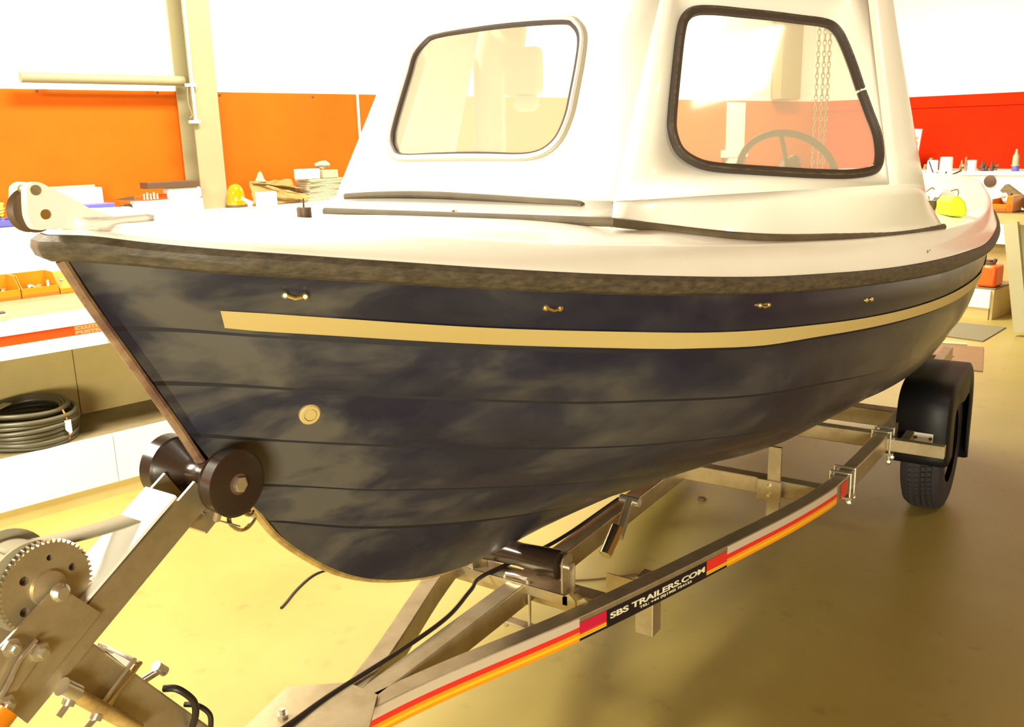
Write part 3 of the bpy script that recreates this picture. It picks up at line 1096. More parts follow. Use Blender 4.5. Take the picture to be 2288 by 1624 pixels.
for px_, n_ in (((660, 658), 2), ((1228, 686), 2), ((1698, 680), 2), ((1932, 669), 1)):
    c = skin(px_, 0, 1)
    f_ = MB()
    tdir = (R[0].P(c.x + .05) - R[0].P(c.x)).normalized()
    nrm = Vector((-tdir.y, -abs(tdir.x), 0)).normalized() if tdir.y < 0 else Vector((tdir.y, -tdir.x, 0)).normalized()
    nrm = Vector((-abs(tdir.y), -abs(tdir.x), 0)).normalized()
    c = c + nrm * .008
    for k in range(2): f_.lathe([(-.004, .0055), (.003, .0055), (.006, .003)], c + tdir * (.014 * (k * 2 - 1)), nrm, 10)
    if n_ == 2: f_.tube([c - tdir * .015 + nrm * .002, c + nrm * .004 - UP * .004, c + tdir * .015 + nrm * .002], .0028, 6)
    f_.build('bolt_pair', 'brass', boat)
c = skin((689, 921), 2, 3)
nrm = Vector((-.42, -.88, -.2)).normalized()
MB().lathe([(-.01, .0175), (.009, .0175), (.0115, .015), (.0115, .0105), (.008, .0105), (.008, .0098), (.0105, .0094), (.0105, .001)], c, nrm, 28).build('skin_fitting', 'stripe', boat)

# cleat-like black fitting on the foredeck
c = onz((681, 492), 1.385)
cfx = max(.8, c.x)
yy = c.y - YC
cz = deck_pt(c.x, yy).z
cc = MB().lathe([(0, .011), (.016, .011), (.018, .008)], (c.x, c.y, cz - .002), UP, 12)
cc.cyl((c.x, c.y, cz + .015), (c.x, c.y, cz + .028), .0015, n=6)
cc.build('deck_plug', 'dark', boat)

# bow roller: two cheeks with a wheel between
k_ = .2185
chk = [(270, 400), (290, 340), (350, 305), (440, 320), (560, 390), (700, 450), (850, 535), (1000, 605), (1200, 660), (1380, 700), (1400, 790), (1150, 812), (900, 806), (700, 785), (560, 772), (430, 797), (350, 780), (300, 700), (276, 600)]
cw = [ony((x * k_, 340 + y * k_), 1.105) for x, y in chk]
cw = smooth_path(cw, 3, closed=True)
MB().prism(cw, (0, .012, 0)).build('roller_cheek', 'gel', boat, bevel=.003)
MB().prism([v + Vector((0, .028, 0)) for v in cw], (0, .012, 0)).build('roller_cheek', 'gel', boat, bevel=.003)
xs_ = [v.x for v in cw]
axl = ony((95, 478), 1.105)
MB().lathe([(0, .027), (.004, .024), (.008, .020), (.012, .024), (.016, .027)], (axl.x - .002, 1.117, axl.z + .004), (0, 1, 0), 28).build('anchor_roller', 'dark', boat)
for p in ((100, 479), (78, 425)):
    q = ony(p, 1.105)
    MB().lathe([(-.0015, .0062), (.042, .0062)], (q.x, q.y, q.z), (0, 1, 0), 16).build('roller_pin', 'brass' if p[0] == 100 else 'engine', boat)
q = ony((110, 512), 1.12)
q2 = ony((300, 512), 1.12)
MB().grid([[Vector((x, YC + y, deck_pt(x, y).z + .012 * (1 - abs(j - 3) / 3.5))) for j, y in [(j, -.055 + .11 * j / 6) for j in range(7)]] for x in [.672 + .012 * i for i in range(10)]]).build('roller_bed', 'gel', boat, solid=.01)

# ---------------------------------------------------------------- cabin
e_ = Vector((.64, .06, 1))
FP = Vector((1.53, .795, 1.34))                 # front port corner at deck level
ZR = 1.87


def fcorner(z, sg=-1):
    p = FP + e_ * (z - 1.34)
    return p if sg < 0 else Vector((p.x, 2 * YC - p.y, p.z))


nF = Vector((1, 0, -.64)).normalized()
nS = Vector((.28, -.20, -.05)).cross(e_).normalized()
L1b = onpl((1985, 412), FP, nS)
L1t = onpl((1938, 8), FP, nS)
d1 = (L1t - L1b) / (L1t.z - L1b.z)
def L1(z): return L1b + d1 * (z - L1b.z)
XE = 2.47
Eb = onx((2056, 425), XE)
Et = onx((1955, 8), XE)
d2 = (Et - Eb) / (Et.z - Eb.z)
def E1(z): return Eb + d2 * (z - Eb.z)
ZB_ = 1.378
ZL = L1b.z


def mir(v): return Vector((v.x, 2 * YC - v.y, v.z))


kk = 500 / 2256
wf_px = [(75, 1330), (90, 1200), (165, 930), (250, 650), (300, 480), (400, 345), (520, 270), (900, 205), (1300, 155), (1800, 125), (1920, 165), (1985, 280), (1970, 500), (1900, 880), (1850, 1100), (1750, 1320), (1600, 1450), (1400, 1497), (1100, 1492), (800, 1488), (480, 1495), (170, 1500), (95, 1430)]
wF = [onpl((860 + x * kk, 20 + y * kk), FP, nF) for x, y in wf_px]
wF = smooth_path(wF, 3, True)
ks = 540 / 2088
ws_px = [(1790, 790), (1860, 985), (1930, 1180), (1948, 1380), (1900, 1480), (1700, 1520), (1450, 1522), (1200, 1512), (850, 1490), (500, 1460), (330, 1410), (200, 1310), (140, 1150), (138, 1000), (160, 750), (185, 500), (210, 300), (245, 170), (330, 95), (500, 85), (760, 108), (1000, 132), (1250, 165), (1480, 200), (1580, 270), (1650, 400), (1720, 580)]
wS = [onpl((1460 + x * ks, y * ks), FP, nS) for x, y in ws_px]
wSs = smooth_path(wS, 3, True)
wM = [mir(v) for v in wSs]

cb = MB()
cb.poly([fcorner(ZB_, 1), fcorner(ZB_, -1), fcorner(ZR, -1), fcorner(ZR, 1)], [wF])
for mf in (lambda v: v, mir):
    cb.poly([mf(fcorner(ZB_)), mf(L1(ZL)), mf(L1(ZR)), mf(fcorner(ZR))], [[mf(v) for v in wSs]])
    tS = (L1(ZL) - fcorner(ZB_))
    tS.z = 0
    tS.normalize()
    rows = []
    for i in range(9):
        t = i / 8
        row = []
        for j in range(7):
            v = j / 6
            A, B2 = L1(ZL + (ZR - ZL) * v), E1(Eb.z + (ZR - Eb.z) * v)
            Cc = A + tS * .14
            row.append(mf((A * (1 - t) ** 2 + Cc * 2 * t * (1 - t) + B2 * t * t)))
        rows.append(row)
    cb.grid(rows)
# skirt down to the flange
tz = [((1365, 502), 1.340), ((1420, 508), 1.327), ((1473, 514), 1.315), ((1602, 529), 1.293), ((1732, 537), 1.275), ((1861, 534), 1.260), ((1991, 524), 1.248), ((2107, 510), 1.240)]
T_ = [onz(tz[0][0], 1.343), onz(tz[1][0], 1.332)] + [on_deck(p) for p, z in tz[2:]]
FS = onz((727, 476), 1.347)
T_path = smooth_path(T_, 6)
nTp = len(T_path)
def resample(path, n):
    L = [0]
    for a, b in zip(path, path[1:]): L.append(L[-1] + (b - a).length)
    out = []
    for k in range(n):
        s_t = L[-1] * k / (n - 1)
        i = 0
        while i < len(L) - 2 and L[i + 1] < s_t: i += 1
        f = (s_t - L[i]) / (L[i + 1] - L[i])
        out.append(path[i].lerp(path[i + 1], f))
    return out


Bpath = [fcorner(ZB_)] + [fcorner(ZB_).lerp(L1(ZL), k / 8) for k in range(1, 9)]
A, B2 = L1(ZL), E1(Eb.z)
Bpath += [(A * (1 - t) ** 2 + (A + tS * .14) * 2 * t * (1 - t) + B2 * t * t) for t in [k / 8 for k in range(1, 9)]]
Bp, Tp = resample(Bpath, 30), resample(T_path, 30)
for mf in (lambda v: v, mir):
    rows = []
    for b, t in zip(Bp, Tp):
        row = []
        for j in range(6):
            v = j / 5
            p = b.lerp(t, v)
            p.z = b.z + (t.z - b.z) * v
            row.append(mf(p))
        row.append(mf(t - UP * .03))
        rows.append(row)
    cb.grid(rows)
f0, f1 = Tp[0], mir(Tp[0])
cb.grid([[fcorner(ZB_, -1).lerp(fcorner(ZB_, 1), k / 8) for k in range(9)], [f0.lerp(f1, k / 8) for k in range(9)], [f0.lerp(f1, k / 8) - UP * .03 for k in range(9)]])
cabin = cb.build('cabin', 'gel', boat, ang=50, solid=.006)

# roof with rounded edge
def roof_outline(z, off):
    pts = [fcorner(ZR, 1), fcorner(ZR, -1), L1(ZR), E1(ZR) + Vector((.05, 0, 0)), mir(E1(ZR) + Vector((.05, 0, 0))), mir(L1(ZR))]
    c = Vector((2.15, YC, ZR))
    return [Vector((c.x + (p.x - c.x) * off, c.y + (p.y - c.y) * off, z)) for p in pts]


rf = MB()
rings = [roof_outline(z, o) for z, o in ((ZR - .004, 1.0), (ZR + .015, 1.01), (ZR + .035, .98), (ZR + .05, .88), (ZR + .06, .5))]
rf.grid([r + [r[0]] for r in rings])
rf.poly(rings[-1])
rf.poly(rings[0])
rf.build('cabin_roof', 'gel', boat, ang=60)
# lining under the roof
MB().poly(roof_outline(ZR - .008, .97)).build('roof_lining', 'inner', boat, smooth=False)


def seal_ring(path, r, m, name, nrm, off, closed=True, ins=None, insoff=.0):
    c = Vector((0, 0, 0))
    for p in path: c += p
    c /= len(path)
    o = MB().tube([p + nrm * off for p in path], r, 8, closed=closed).build(name, m, boat)
    if ins:
        MB().tube([p + nrm * (off + r * .75) + (c - p).normalized() * insoff for p in path], r * .36, 6, closed=closed).build('seal_insert', ins, o)
        bpy.data.objects[-1] if False else None
    return o


nFo, nSo = -nF if nF.x > 0 else nF, nS if nS.y < 0 else -nS
for n_, pth, nn in (('windscreen', wF, nFo), ('side_window', wSs, nSo), ('side_window', wM, Vector((nSo.x, -nSo.y, nSo.z)))):
    gp = MB().poly([v + nn * .0 for v in pth]).build(n_, 'glass', boat, smooth=False)
cF = sum(wF, Vector()) / len(wF)
seal_ring([v + (cF - v).normalized() * .0035 for v in wF], .0062, 'seal', 'window_seal', nFo, .003)
seal_ring([v + (cF - v).normalized() * -.003 for v in wF], .0052, 'alu', 'seal_insert', nFo, .007)
seal_ring([v + (cF - v).normalized() * -.0085 for v in wF], .0045, 'grey_seal', 'window_seal', nFo, .003)
pS = smooth_path([wS[0].lerp(wS[1], .06)] + wS[1:] + [wS[0].lerp(wS[-1], .06)], 4)
cS = sum(wSs, Vector()) / len(wSs)
MB().tube([v + nSo * .004 + (cS - v).normalized() * .0035 for v in pS], .0105, 8).build('window_seal', 'seal', boat)
MB().tube([v + nSo * .012 + (cS - v).normalized() * .001 for v in pS], .0035, 6).build('seal_insert', 'rub', boat)
mN = Vector((nSo.x, -nSo.y, nSo.z))
MB().tube([mir(v) + mN * .004 for v in wSs], .010, 8, closed=True).build('window_seal', 'grey_seal', boat)
MB().tube([mir(v) - mN * .006 for v in wSs], .010, 8, closed=True).build('window_seal', 'grey_seal', boat)
for b_ in ('beam',):
    pass
# black rubber beading: base seam and the shorter strip under the windscreen
base_seam = [FS] + [FS.lerp(Tp[0], k / 5) for k in range(1, 5)] + T_path
MB().tube([p + UP * .004 for p in resample(smooth_path(base_seam, 2), 90)], .0088, 10).build('seam_beading', 'beading', boat)
sp_px = [(777, 443), (850, 439), (960, 439), (1080, 446), (1200, 455), (1290, 461), (1306, 466)]
MB().tube(smooth_path([onpl(p, FP, nF) + nFo * .008 for p in sp_px], 5), .0075, 10).build('windscreen_beading', 'beading', boat)
for p, z in (((1640, 516), 1.292), ((1860, 522), 1.268), ((2006, 515), 1.256), ((2076, 505), 1.25), ((1294, 487), 1.35), ((1013, 475), 1.355)):
    q = onz(p, z)
    MB().lathe([(0, .0045), (.006, .0045), (.010, .006), (.013, .003)], q - UP * .006, Vector((-.2, -.3, 1)), 10).build('seam_screw', 'zinc', boat)
q = hit((2070, 561), lambda x: bs(x) - .012, 1.0)
if q:
    for k in (-1, 1): MB().lathe([(0, .004), (.003, .003)], q + Vector((.012 * k, -.004, 0)), (0, -1, 0), 8).build('gunwale_screw', 'zinc', boat)

# interior: bulkhead post, steering wheel, hanging locker seen through the panes
wc = onx((1757, 392), 2.42)
hx = Vector((.86, 0, .5)).normalized()
u_, v_ = Vector((0, 1, 0)), hx.cross(Vector((0, 1, 0))).normalized()
whl = MB()
whl.tube([wc + u_ * math.cos(t) * .125 + v_ * math.sin(t) * .125 for t in [2 * PI * k / 40 for k in range(40)]], .009, 10, closed=True)
for k in range(3):
    t = PI / 2 + k * 2 * PI / 3
    whl.cyl(wc + hx * .02, wc + u_ * math.cos(t) * .125 + v_ * math.sin(t) * .125, .006, n=8)
whl.lathe([(-.01, .025), (.03, .03), (.07, .018)], wc, hx, 16)
whl.build('steering_wheel', 'dark', boat)
MB().box((2.5, wc.y, (wc.z - .12 + .80) / 2), (.10, .30, wc.z - .12 - .80)).build('helm_console', 'inner', boat, smooth=False, bevel=.01)
MB().beam((XE - .02, YC - .0, .82), (XE - .02, YC, ZR - .01), .03, .03).build('cabin_post', 'inner', boat, smooth=False) if False else None
gr_ = MB()
q = onpl((1160, 160), (2.4, YC + .28, 1.5), (1, 0, 0))
gr_.box((2.42, q.y, q.z + .0), (.05, .13, .14))
gr_.box((2.42, q.y - .01, q.z - .09), (.05, .08, .05))
gr_.build('cabin_speaker', 'inner', boat, smooth=False, bevel=.02)

bk = [onx(p, 2.5) for p in [(935, 45), (1170, 45), (1165, 105), (1130, 130), (1120, 175), (1124, 400), (1066, 400), (1063, 160), (1055, 133), (1035, 118), (935, 97)]]
MB().prism(bk, (.02, 0, 0)).build('rear_bulkhead', 'inner', boat, smooth=False)
MB().tube(smooth_path([onx(p, 2.49) for p in [(1066, 400), (1064, 250), (1062, 160), (1054, 132), (1034, 118), (990, 108), (940, 98)]], 4), .007, 8).build('bulkhead_seal', 'grey_seal', boat)

# eye and shackle on the stem where the winch hooks on
q = ony((562, 1128), YC)
MB().tube([(q.x + .03, YC, q.z + .028), (q.x - .012, YC, q.z + .012), (q.x - .018, YC, q.z - .006), (q.x + .0, YC, q.z - .016), (q.x + .04, YC, q.z - .03)], .006, 10).build('bow_eye', 'copper', boat)

# loose things lying on the stern deck
# ================================================================== TRAILER
ZF0, ZF1 = .375, .435
trl = thing('boat_trailer', 'galvanised boat trailer carrying the blue fishing boat', 'trailer', (2.6, YC, 0))
def T(name, mb, m='steel', parent=None, **kw): return mb.build(name, m, parent or trl, **kw)


YS = [(1.02, 1.13), (1.187, 1.09), (1.65, .927), (2.2, .765), (2.55, .672), (2.74, .636), (2.95, .622), (4.9, .622)]
def side_y(x):
    return interp([a for a, _ in YS], [c for _, c in YS], x)


T('spine_beam', MB().beam((.86, YC - .004, .405), (4.75, YC - .004, .405), .05, .06), smooth=False, bevel=.004)
for sg in (-1, 1):
    n = 60
    pts = [1.03 + (4.9 - 1.03) * (k / n) for k in range(n + 1)]
    rows = []
    for x in pts:
        y = side_y(x)
        sl = (side_y(x + .01) - y) / .01
        nx, ny = Vector((sl, -1, 0)).normalized().x, Vector((sl, -1, 0)).normalized().y   # outward
        o = Vector((x, y, 0))
        i_ = o - Vector((nx, ny, 0)) * .045
        r = [Vector((o.x, o.y, ZF0)), Vector((o.x, o.y, ZF1)), Vector((i_.x, i_.y, ZF1)), Vector((i_.x, i_.y, ZF0)), Vector((o.x, o.y, ZF0))]
        if sg > 0: r = [mir(v) for v in r]
        rows.append(r)
    mb = MB().grid(rows)
    mb.add(rows[0][:4], [(0, 1, 2, 3)])
    mb.add(rows[-1][:4], [(0, 1, 2, 3)])
    T('side_beam', mb, bevel=.003, ang=30)

# hitch plate over the meeting beams
T('hitch_plate', MB().prism([(.90, YC - .06, ZF1), (1.09, YC - .085, ZF1), (1.175, YC - .03, ZF1), (1.175, YC + .05, ZF1), (1.10, YC + .145, ZF1), (.90, YC + .10, ZF1)], (0, 0, .006)), 'steel', smooth=False)
T('hitch_plate', MB().prism([(.90, YC - .06, ZF0), (1.09, YC - .085, ZF0), (1.135, YC - .03, ZF0), (1.10, YC + .145, ZF0), (.90, YC + .10, ZF0)], (0, 0, -.006)), 'steel', smooth=False)
q = onz((632, 1602), ZF1 + .006)
T('plate_bolt', MB().lathe([(0, .011), (.007, .011), (.007, .006), (.018, .006)], q, UP, 6), 'zinc', smooth=False)

# decals on the side beam
def on_side(p, z_=None):
    """station where the ray meets the port side beam"""
    d = ray(p)
    t = .8
    while t < 6:
        P = CAM + d * t
        if P.y >= side_y(P.x): return P
        t += .003
    return P


def strip(name, x0, x1, z0, z1, m, off=.0012, n=24):
    rows = []
    for k in range(n + 1):
        x = x0 + (x1 - x0) * k / n
        y = side_y(x) - off
        rows.append([Vector((x, y, z0)), Vector((x, y, z1))])
    return T(name, MB().grid(rows), m, smooth=True)


def sx(px_, py_): return on_side((px_, py_)).x
xa, xb_, xc_, xd_ = sx(1293, 1425), sx(1353, 1395), sx(1577, 1283), sx(1622, 1262)
xe = sx(1868, 1115)
for a, b in ((1.04, xa), (xd_, xe)):
    strip('silver_tape', a, b, ZF0 + .037, ZF1 - .001, 'gloss')
    strip('red_tape', a, b, ZF0 + .024, ZF0 + .037, 'lred')
    strip('orange_tape', a, b, ZF0 + .016, ZF0 + .024, 'lora')
    strip('yellow_tape', a, b, ZF0 + .009, ZF0 + .016, 'lyel')
    strip('orange_tape', a, b, ZF0 + .001, ZF0 + .009, 'lora')
strip('red_tape', xe + .03, xe + .09, ZF0 + .004, ZF0 + .054, 'lred', n=4)
for a, b in ((xa, xb_), (xc_, xd_)):
    strip('crimson_block', a, b, ZF0 + .022, ZF0 + .047, 'lcrim' if a == xa else 'lred', n=6)
    strip('red_block', a, b, ZF0 + .017, ZF0 + .022, 'lred', n=6)
    strip('yellow_line', a, b, ZF0 + .0125, ZF0 + .017, 'lyel', n=6)
    strip('black_line', a, b, ZF0 + .0115, ZF0 + .0125, 'lblk', n=6)
    strip('yellow_line', a, b, ZF0 + .0075, ZF0 + .0115, 'lyel', n=6)
    strip('black_line', a, b, ZF0 + .001, ZF0 + .0075, 'lblk', n=6)
strip('black_label', xb_, xc_, ZF0 + .001, ZF0 + .047, 'lblk')
def curved_text(name, txt, x0, x1, z0, h, bold):
    o = text_mesh(name, txt, .03, Vector((x0, 0, z0)), (1, 0, 0), (0, 0, 1), 'ltxt', trl, width=x1 - x0, height=h, bold=bold)
    org = Vector(trl['_o'])
    for v in o.data.vertices:
        x = v.co.x + org.x
        v.co.y = side_y(x) - .0022 + (v.co.y + org.y) - org.y
    return o


L_ = xc_ - xb_
curved_text('label_lettering', 'SBS TRAILERS.COM', xb_ + L_ * .03, xb_ + L_ * .975, ZF0 + .021, .0155, .0009)
curved_text('label_lettering', 'TEL: +44 (0)1902 754133', xb_ + L_ * .30, xb_ + L_ * .83, ZF0 + .0085, .0085, .0006)

# cross members
def cross(x, y0, y1, z0, z1, name='cross_member', w=.045, m='steel'):
    return T(name, MB().box((x + w / 2, (y0 + y1) / 2, (z0 + z1) / 2), (w, abs(y1 - y0), z1 - z0)), m, smooth=False, bevel=.003)


cross(1.748, 1.40, side_y(1.75) + .04, .375, .43)
cross(2.712, side_y(2.7) + .03, 2 * YC - side_y(2.7) - .03, .375, .43)
cross(3.34, side_y(3.3) + .04, 2 * YC - side_y(3.3) - .04, .375, .43)
cross(3.85, .60, 1.70, .30, .37, 'axle', .07)
cross(4.70, side_y(4.7) + .04, 2 * YC - side_y(4.7) - .04, .375, .43)
# keel roller with its bracket on the front cross member
kr = (1.745, YC, .497)
T('keel_roller', MB().lathe([(-.12, .030), (-.116, .036), (-.06, .033), (0, .029), (.06, .033), (.116, .036), (.12, .030)], kr, (0, 1, 0)), 'black')
T('roller_spindle', MB().cyl((kr[0], YC - .145, kr[2]), (kr[0], YC + .145, kr[2]), .009), 'zinc')
for sg in (-1, 1):
    y = YC + sg * .130
    pr = [(kr[0] - .024, y, .432)] + [(kr[0] + .024 * math.cos(t), y, kr[2] + .012 + .022 * math.sin(t)) for t in [PI - PI * k / 8 for k in range(9)]] + [(kr[0] + .024, y, .432)]
    T('roller_bracket', MB().prism(pr, (0, .005 * sg, 0)), smooth=False)
    T('bracket_flange', MB().box((kr[0] + .0245, y - .0 * sg, .465), (.003, .022, .066)), smooth=False)
T('roller_channel', MB().box((kr[0] + .0, YC, .4335), (.056, .30, .005)), smooth=False)
T('roller_channel', MB().box((kr[0] - .028, YC, .424), (.004, .30, .024)), smooth=False)
for x_, y_ in ((kr[0] - .03, YC - .155), (kr[0] - .03, YC - .195)):
    T('lug', MB().prism([(x_, y_ + .018, .40), (x_, y_ + .018, .432), (x_, y_, .445), (x_, y_ - .018, .428), (x_, y_ - .018, .40)], (.004, 0, 0)), smooth=False)
ub = MB().tube(smooth_path([(kr[0] - .02, YC - .035, .30), (kr[0] - .02, YC - .035, .43), (kr[0] - .02, YC - .02, .446), (kr[0] - .02, YC + .02, .446), (kr[0] - .02, YC + .035, .43), (kr[0] - .02, YC + .035, .30)], 4), .005, 8)
T('u_bolt', ub, 'zinc')
T('clamp_plate', MB().box((kr[0] - .02, YC, .318), (.03, .105, .008)), smooth=False, bevel=.003)
for sg in (-1, 1): T('clamp_nut', MB().lathe([(0, .009), (.008, .009), (.014, .005)], (kr[0] - .02, YC + sg * .035, .313), (0, 0, -1), 6), 'zinc', smooth=False)

# U-bolts on the side beam by the bend and by the wheel
def side_clamp(x, drop=.03):
    y = side_y(x)
    for dx in (0, .055):
        pts = [(x + dx, y - .008, ZF0 - drop), (x + dx, y - .008, ZF1 + .004), (x + dx, y - .002, ZF1 + .009), (x + dx, y + .048, ZF1 + .009), (x + dx, y + .053, ZF1 + .004), (x + dx, y + .053, ZF0 - drop)]
        T('u_bolt', MB().tube(smooth_path(pts, 3), .0045, 8), 'zinc')
        T('clamp_nut', MB().lathe([(0, .010), (.009, .010), (.018, .005)], (x + dx, y - .008, ZF0 - drop + .012), (0, 0, -1), 6), 'zinc', smooth=False)
    T('clamp_plate', MB().box((x + .027, y + .022, ZF0 - .010), (.085, .08, .008)), smooth=False, bevel=.002)


xq = sx(1893, 1090)
side_clamp(xq)
side_clamp(3.33, .045)

# vertical prop on the second cross member and the plate that holds it
q = onx((1730, 1095), 2.705)
T('keel_support_post', MB().box((2.70, q.y, .395), (.012, .040, .30)), smooth=False)
pl_ = T('clamp_plate', MB().box((2.690, q.y + .012, .402), (.008, .075, .066)), smooth=False)
for dz in (-.014, .014): T('plate_bolt', MB().lathe([(0, .007), (.006, .006)], (2.686, q.y + .012, .402 + dz), (-1, 0, 0), 6), 'chrome', smooth=False)
# prop stand: square arm with a bright tube hanging below the spine
pa = ony((1408, 1125), YC - .06)
pt0, pt1 = ony((1379, 1178), YC - .12), ony((1352, 1240), YC - .12)
T('prop_arm', MB().beam(pa + Vector((0, 0, .01)), ony((1382, 1200), YC - .085), .022, .026), smooth=False, bevel=.003)
T('prop_tube', MB().tube([pt0, pt1, pt1 + (pt1 - pt0) * .001, pt1 - (pt1 - pt0) * .2], [.017, .017, .014, .014], 20), 'chrome')
T('prop_pivot', MB().cyl(pa + Vector((0, -.03, .01)), pa + Vector((0, .03, .01)), .014), 'zinc')
# square jockey leg under the beam
q = onz((1450, 1415), .10)
lx = sx(1460, 1345) - .12
ly = side_y(lx) + .16
q = onpl((1448, 1390), (0, .90, 0), (0, 1, 0))
T('prop_leg', MB().box((q.x, .90, q.z + .055), (.05, .05, .16)), smooth=False, bevel=.003)
T('prop_leg', MB().box((q.x - .02, .96, q.z + .075), (.004, .10, .09)), smooth=False)

# wheels and mudguards
def wheel(yc, sg):
    w = T('tyre', MB().lathe([(-.072, .150), (-.076, .185), (-.076, .225), (-.068, .248), (-.055, .258)] + [(a, .262 if abs(a * 1000 % 18) > 4 else .256) for a in (-.045, -.036, -.034, -.024, -.014, -.012, 0, .012, .014, .024, .034, .036, .045)] + [(.055, .258), (.068, .248), (.076, .225), (.076, .185), (.072, .150)], (3.86, yc, .262), (0, 1, 0), 64, caps=False), 'tyre', ang=20)
    # tread blocks
    tb_ = MB()
    for a in range(72):
        t = 2 * PI * a / 72
        for k, yy in enumerate((-.040, -.018, .005, .028)):
            c = Vector((3.86 + math.cos(t + k * .02) * .2615, yc + yy + .005, .262 + math.sin(t + k * .02) * .2615))
            tb_.box(c, (.007, .014, .015), (Vector((math.cos(t), 0, math.sin(t))), Vector((0, 1, 0)), Vector((-math.sin(t), 0, math.cos(t)))))
    tb_.build('tread', 'tyre', w, smooth=False)
    T('wheel_rim', MB().lathe([(-.05 * sg, .152), (-.055 * sg, .14), (-.01 * sg, .125), (.01 * sg, .06), (-.02 * sg, .04), (-.05 * sg, .035), (-.06 * sg, .01)], (3.86, yc, .262), (0, 1, 0), 40), 'steel', w)


for sg, yc in ((1, .535), (-1, 2 * YC - .535)):
    wheel(yc, sg)


def mudguard(y_in, y_out, sg):
    prof = [(3.50, .285), (3.50, .36), (3.503, .46), (3.525, .53), (3.59, .567), (3.70, .577), (3.95, .577), (4.05, .555), (4.11, .49), (4.145, .38), (4.15, .25), (4.15, .12)]
    P3 = smooth_path([Vector((x, 0, z)) for x, z in prof], 3)
    mb = MB()
    rows = []
    for p in P3:
        c = Vector((3.86, 0, .30))
        ins = (c - p).normalized() * .014
        rows.append([Vector((p.x, y_in, p.z)), Vector((p.x, y_out - sg * -.012 * -1, p.z)), Vector((p.x + ins.x * .5, y_out - .006 * -sg * -1, p.z + ins.z * .5)), Vector((p.x + ins.x * 1.6, y_out, p.z + ins.z * 1.6)),
                     Vector((p.x + ins.x * 9, y_out, p.z + ins.z * 9))])
    mb.grid(rows)
    g_ = T('mudguard', mb, 'guard', ang=50, solid=.004)
    return g_


mudguard(.615, .432, -1)
mudguard(2 * YC - .615, 2 * YC - .432, 1)
# light board bar in front of the guard
T('mudguard_bar', MB().box((3.345, (.595 + .45) / 2, .397), (.03, .145 + .06, .045)), smooth=False, bevel=.002)
bq0, bq1 = onx((2041, 964), 3.49), onx((2084, 991), 3.49)
T('mudguard_bar', MB().box((3.43, .56, .39), (.16, .03, .04)), smooth=False)
br = T('guard_bracket', MB().box((3.488, (bq0.y + bq1.y) / 2, (bq0.z + bq1.z) / 2), (.005, abs(bq0.y - bq1.y), abs(bq0.z - bq1.z))), 'white', smooth=False)
for f in (.14, .88):
    T('bracket_hole', MB().lathe([(0, .006), (.002, .006)], (3.485, bq0.y + (bq1.y - bq0.y) * f, (bq0.z + bq1.z) / 2), (-1, 0, 0), 12), 'dark', br)
# tail of the trailer: shackle and light bracket seen beyond the wheel
q = onx((2104, 832), 4.9)
T('tail_bracket', MB().box((4.92, q.y + .03, q.z + .02), (.05, .09, .05)), 'steel', smooth=False)
c = onx((2107, 834), 4.88)
T('tail_ring', MB().tube([c + Vector((0, math.cos(t) * .024, math.sin(t) * .024)) for t in [2 * PI * k / 20 for k in range(20)]], .006, 8, closed=True), 'copper')

# ---------------------------------------------------------------- winch post
YW = 1.11                                       # near face of the post
def wp(px_, py_, y=YW): return ony((px_, py_), y)
k3 = .3078
def z3(x, y, yy=YW): return ony((x * k3, 1124 + y * k3), yy)
def z2(x, y, yy=YW): return ony((x * k3, 830 + y * k3), yy)


stem_t = [z3(480, 1330), z3(710, 1030), z3(1500, 1600)]
dirS = (z3(1500, 1600) - z3(710, 1030)).normalized()
base0 = (z3(455, 1330) + z3(710, 1030)) / 2
wdt_s = (z3(455, 1330) - z3(710, 1030)).dot(dirS.cross(Vector((0, 1, 0)))) 
hw = abs(wdt_s) / 2
top_s = base0 - dirS * .045
end_s = base0 + dirS * ((base0.z - .40) / -dirS.z)
T('winch_stem', MB().beam(top_s + Vector((0, .035, 0)), end_s + Vector((0, .035, 0)), .07, hw * 2, up=(0, 1, 0)) if False else MB().box((top_s + end_s) / 2 + Vector((0, .036, 0)), ((end_s - top_s).length, .058, hw * 2), (dirS, Vector((0, 1, 0)), dirS.cross(Vector((0, 1, 0))))), smooth=False, bevel=.003)
dirA = (z3(1490, 40) - z3(710, 985)).normalized()          # up the arm
nA = Vector((-dirA.z, 0, dirA.x))                          # across the arm, upwards
aL = z3(200, 1600)
aR = z3(1500, 20)
La = (aR - aL).dot(dirA)
wA = .052
arm = [aL, aL + dirA * (La + .01), aL + dirA * (La + .01) + nA * wA * .9, aL + nA * wA]
T('winch_arm', MB().prism(arm, (0, .005, 0)), smooth=False)
T('winch_arm', MB().prism([v + Vector((0, .07, 0)) for v in arm], (0, .005, 0)), smooth=False)
T('winch_arm', MB().prism([v + Vector((0, .0052, 0)) for v in (aL + nA * .001, aL + dirA * La + nA * .001, aL + dirA * La + nA * .005, aL + nA * .005)], (0, .0646, 0)), smooth=False)
# bright white label strip on the channel's back
s_a, s_b = .30, .93
T('white_sleeve', MB().prism([aL + dirA * La * s_a + nA * (wA + .001), aL + dirA * La * s_b + nA * (wA + .001), aL + dirA * La * s_b + nA * (wA + .006), aL + dirA * La * s_a + nA * (wA + .006)], (0, .07, 0)), 'white', smooth=False)
